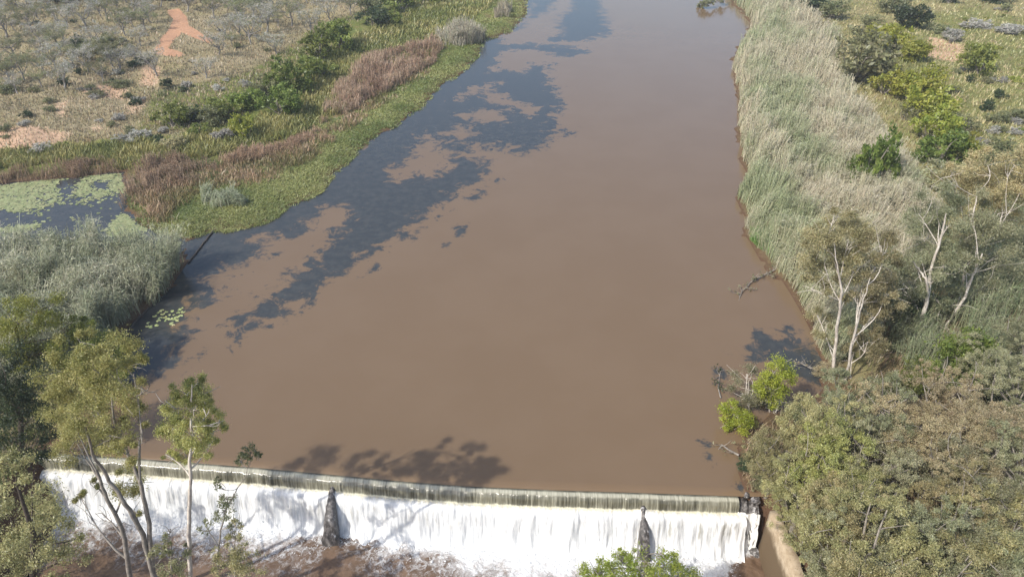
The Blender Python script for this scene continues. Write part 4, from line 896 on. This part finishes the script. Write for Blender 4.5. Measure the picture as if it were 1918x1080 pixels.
# bush top at the bottom centre
hero('bank_tree', 'bright green bushy treetop at the bottom edge in front of the right pier', 18.6, [[(1200, 1200, .14), (1200, 1120, .1), (1198, 1070, .05)]],
     [(1120, 1075, 34), (1160, 1060, 32), (1200, 1068, 36), (1245, 1058, 30), (1270, 1078, 34), (1150, 1095, 46), (1220, 1100, 50), (1290, 1100, 34), (1105, 1105, 34), (1190, 1045, 16), (1240, 1038, 14), (1160, 1040, 12)], 'bright2' if 0 else 'yellow', 22000, .10, 'grey_bark', seed=80, ydep=.8, base_z=-2.7, droop=.2)
# bright saplings on the right shore
hero('sapling_tree', 'bright lime-green sapling with pale stem at the right shore, upper one', 31.0, [[(1436, 812, .08), (1440, 780, .06), (1442, 745, .04), (1445, 710, .02)]],
     [(1448, 700, 20), (1432, 718, 16), (1460, 715, 16), (1445, 740, 18), (1462, 742, 10), (1428, 745, 10), (1450, 765, 9)], 'bright', 13000, .11, 'white_bark', seed=81, bs=1.75, ydep=.4, base_z=.1, droop=.1, sub=7)
hero('sapling_tree', 'bright lime-green sapling leaning over the water, lower one', 30.0, [[(1405, 870, .08), (1395, 835, .06), (1375, 800, .04), (1362, 770, .02)]],
     [(1360, 765, 15), (1378, 778, 18), (1388, 795, 14), (1368, 815, 18), (1385, 825, 14), (1356, 800, 8), (1362, 835, 8)], 'bright', 12000, .11, 'white_bark', seed=82, bs=1.7, ydep=.4, base_z=.1, droop=.1, sub=7)
hero('sapling_tree', 'grey-leaved thin tree between the two lime-green saplings', 31.5, [[(1408, 850, .07), (1404, 780, .05), (1402, 730, .03), (1400, 700, .02)]],
     [(1398, 700, 16), (1410, 720, 18), (1390, 735, 16), (1412, 755, 16), (1415, 790, 22), (1400, 830, 26), (1385, 850, 20)], 'greyeuc', 26000, .10, 'white_bark', seed=83, bs=1.8, ydep=.5, base_z=.1, sub=8)
# pale-trunked gums on the right
hero('white_trunk_tree', 'left tree of the twin white trunks, straight bright trunk at the shore', 34.5, [[(1553, 745, .17), (1560, 690, .16), (1568, 620, .14), (1577, 545, .11), (1568, 500, .06), (1562, 450, .03)]],
     [(1560, 430, 34), (1530, 460, 32), (1590, 450, 36), (1545, 500, 34), (1520, 540, 26), (1600, 500, 36), (1530, 590, 22), (1545, 630, 18), (1600, 545, 24), (1570, 400, 22)], 'ochre', 34000, .13, 'white_bark', seed=91, back=1.3, lm=.03, bs=1.2, ydep=1.1, base_z=.3, sub=9, r0=.2)
hero('white_trunk_tree', 'right tree of the twin white trunks, thinner and leaning right', 34.0, [[(1578, 735, .13), (1590, 680, .12), (1602, 620, .10), (1612, 580, .07), (1630, 520, .04)]],
     [(1640, 500, 36), (1620, 540, 32), (1660, 550, 34), (1640, 590, 30), (1625, 640, 26), (1600, 660, 20), (1650, 460, 30)], 'ochre', 26000, .13, 'white_bark', seed=92, back=1.3, lm=.03, bs=1.2, ydep=1.0, base_z=.3, sub=9)
hero('white_trunk_tree', 'tall pinkish-white forked trunk tree in the middle of the right grove', 38.0, [[(1705, 740, .22), (1712, 660, .22), (1728, 600, .21), (1738, 550, .18), (1745, 500, .13), (1765, 440, .10), (1772, 400, .05)], [(1738, 550, .13), (1735, 525, .11), (1722, 505, .07), (1710, 490, .04)]],
     [(1700, 480, 42), (1740, 440, 42), (1780, 420, 38), (1690, 540, 42), (1660, 500, 30), (1770, 490, 40), (1690, 600, 36), (1770, 560, 34), (1720, 640, 36), (1680, 650, 32), (1760, 380, 34), (1720, 400, 34)], 'greyeuc', 60000, .13, 'white_bark', seed=93, back=2.4, lm=.03, bs=1.2, ydep=1.3, base_z=.6, sub=9)
hero('white_trunk_tree', 'white trunk leaning strongly to the right in the right grove', 38.5, [[(1735, 700, .16), (1748, 655, .16), (1778, 600, .15), (1808, 555, .13), (1825, 510, .10), (1840, 475, .06)]],
     [(1840, 450, 42), (1880, 470, 42), (1820, 400, 40), (1870, 400, 44), (1900, 520, 38), (1840, 540, 38), (1860, 590, 38), (1800, 650, 30), (1830, 630, 30), (1800, 490, 30)], 'greyeuc', 50000, .13, 'white_bark', seed=94, back=2.4, lm=.03, bs=1.2, ydep=1.3, base_z=.7, sub=9)
hero('white_trunk_tree', 'far white-stemmed gum behind the leaning trunk at the right edge', 42.0, [[(1800, 560, .14), (1812, 470, .12), (1822, 400, .08), (1832, 360, .04)], [(1812, 470, .08), (1870, 440, .06), (1885, 400, .04)]],
     [(1830, 350, 40), (1870, 340, 42), (1790, 350, 34), (1905, 370, 40), (1850, 310, 34), (1900, 310, 38), (1780, 330, 30), (1930, 330, 36)], 'gum', 34000, .14, 'white_bark', seed=95, back=2.0, lm=.03, bs=1.2, ydep=1.4, base_z=1.0, sub=9)

# ------------------------------------------------------------------ floating things
def cable(pts, rad, name, label, cat, mat, seed=3, wob=.12):
    r = np.random.default_rng(seed); P = []
    for a, b in pts: x, y = atz(a, b, .06); P.append((x, y, .06))
    P = np.array(P); tq = np.linspace(0, len(P) - 1, len(P) * 7); Q = np.stack([np.interp(tq, np.arange(len(P)), P[:, j]) for j in range(3)], 1)
    Q[:, :2] += r.normal(0, wob * .15, (len(Q), 2)); o0 = Q.mean(0)
    v, f = tube(Q - o0, np.full(len(Q), rad), 6); o = obj(name, mesh(name, v, f, smooth=True), mat); o.location = o0; return tag(o, label, cat)
cable([(424, 398), (405, 424), (382, 455), (352, 492)], .07, 'floating_boom', 'dark thin boom cable from the pale reed tuft to the reed clump', 'boom', M['dark_bark'])
cable([(285, 570), (255, 600), (232, 630), (212, 668)], .07, 'floating_boom', 'dark thin boom cable below the reed clump running to the lower bank', 'boom', M['dark_bark'], 4)
o = nb(376, 460, 9, 'yellow', 'tiny yellow-green weed clump caught on the floating boom', 1.0)
# dead branch lying on the water at the right
def branch(pts, name, label, seed, rad=.045, nt=16, leafn=300, kind='greyeuc', lift=.15, ls=.12, cr_=.22):
    r = np.random.default_rng(seed); P = []
    for a, b in pts: x, y = atz(a, b, lift); P.append((x, y, lift))
    P = np.array(P); P[-1, 2] = -.03; tb = []; tq = np.linspace(0, len(P) - 1, len(P) * 5); Q = np.stack([np.interp(tq, np.arange(len(P)), P[:, j]) for j in range(3)], 1); o0 = Q[0].copy()
    v, f = tube(Q - o0, np.linspace(rad, rad * .3, len(Q)), 6); tb.append((v, f)); cs = []
    for k in range(nt):
        s = Q[r.integers(1, len(Q) - 1)]; e = s + np.array((r.normal(0, .35), r.normal(0, .35), abs(r.normal(0, .25)))); cs.append(e - o0); v, f = tube(bend(s, e, r, 4) - o0, np.linspace(rad * .4, rad * .15, 4), 4); tb.append((v, f))
    v, f = joinVF(tb); root = empty(name, tuple(o0)); tag(root, label, 'branch'); obj('bare_branch', mesh('bare_branch', v, f, smooth=True), M['grey_bark'], root)
    V, F, c = leaves(cs, [cr_] * len(cs), leafn, ls, *PALS[kind], r, sub=3); obj('foliage', mesh('foliage', V, F, col=c), M['leaf'], root)
branch([(1452, 505), (1430, 515), (1408, 527), (1390, 545), (1384, 560)], 'fallen_branch', 'pale dead branch reaching from the right reeds over the water', 3, .06, 22, 500)
branch([(1350, 745), (1345, 725), (1348, 705), (1350, 690)], 'fallen_branch', 'dark half-sunken branch off the right shore', 4, .05, 8, 200, 'dark', .05)
branch([(1384, 852), (1365, 842), (1352, 832), (1346, 838)], 'fallen_branch', 'pale curved root branch over the water by the weir end', 5, .07, 4, 30)
branch([(1520, 690), (1500, 680), (1480, 678)], 'fallen_branch', 'bare brown branch over the dark water patch on the right', 6, .05, 14, 60, 'brown', .4)
branch([(1370, -6), (1345, 4), (1320, 8), (1312, 2)], 'fallen_branch', 'leafy grey branch drooping over the river at the top edge', 7, .10, 34, 2600, 'greyeuc', .9, .3, .6)

# ------------------------------------------------------------------ haze
bx0 = np.array([(-3300, -3300, -6), (3300, -3300, -6), (3300, 3300, -6), (-3300, 3300, -6), (-3300, -3300, 31.5), (3300, -3300, 31.5), (3300, 3300, 31.5), (-3300, 3300, 31.5)], float)
hz = NT('haze'); vol = hz.n('VolumePrincipled'); vol.inputs['Color'].default_value = (.90, .94, 1, 1); vol.inputs['Density'].default_value = .0005; vol.inputs['Anisotropy'].default_value = .2
hz.l(vol.outputs[0], hz.out.inputs[1])
tag(obj('haze', mesh('haze', bx0, np.array([(0, 3, 2, 1), (4, 5, 6, 7), (0, 1, 5, 4), (1, 2, 6, 5), (2, 3, 7, 6), (3, 0, 4, 7)])), hz.m), kind='stuff')
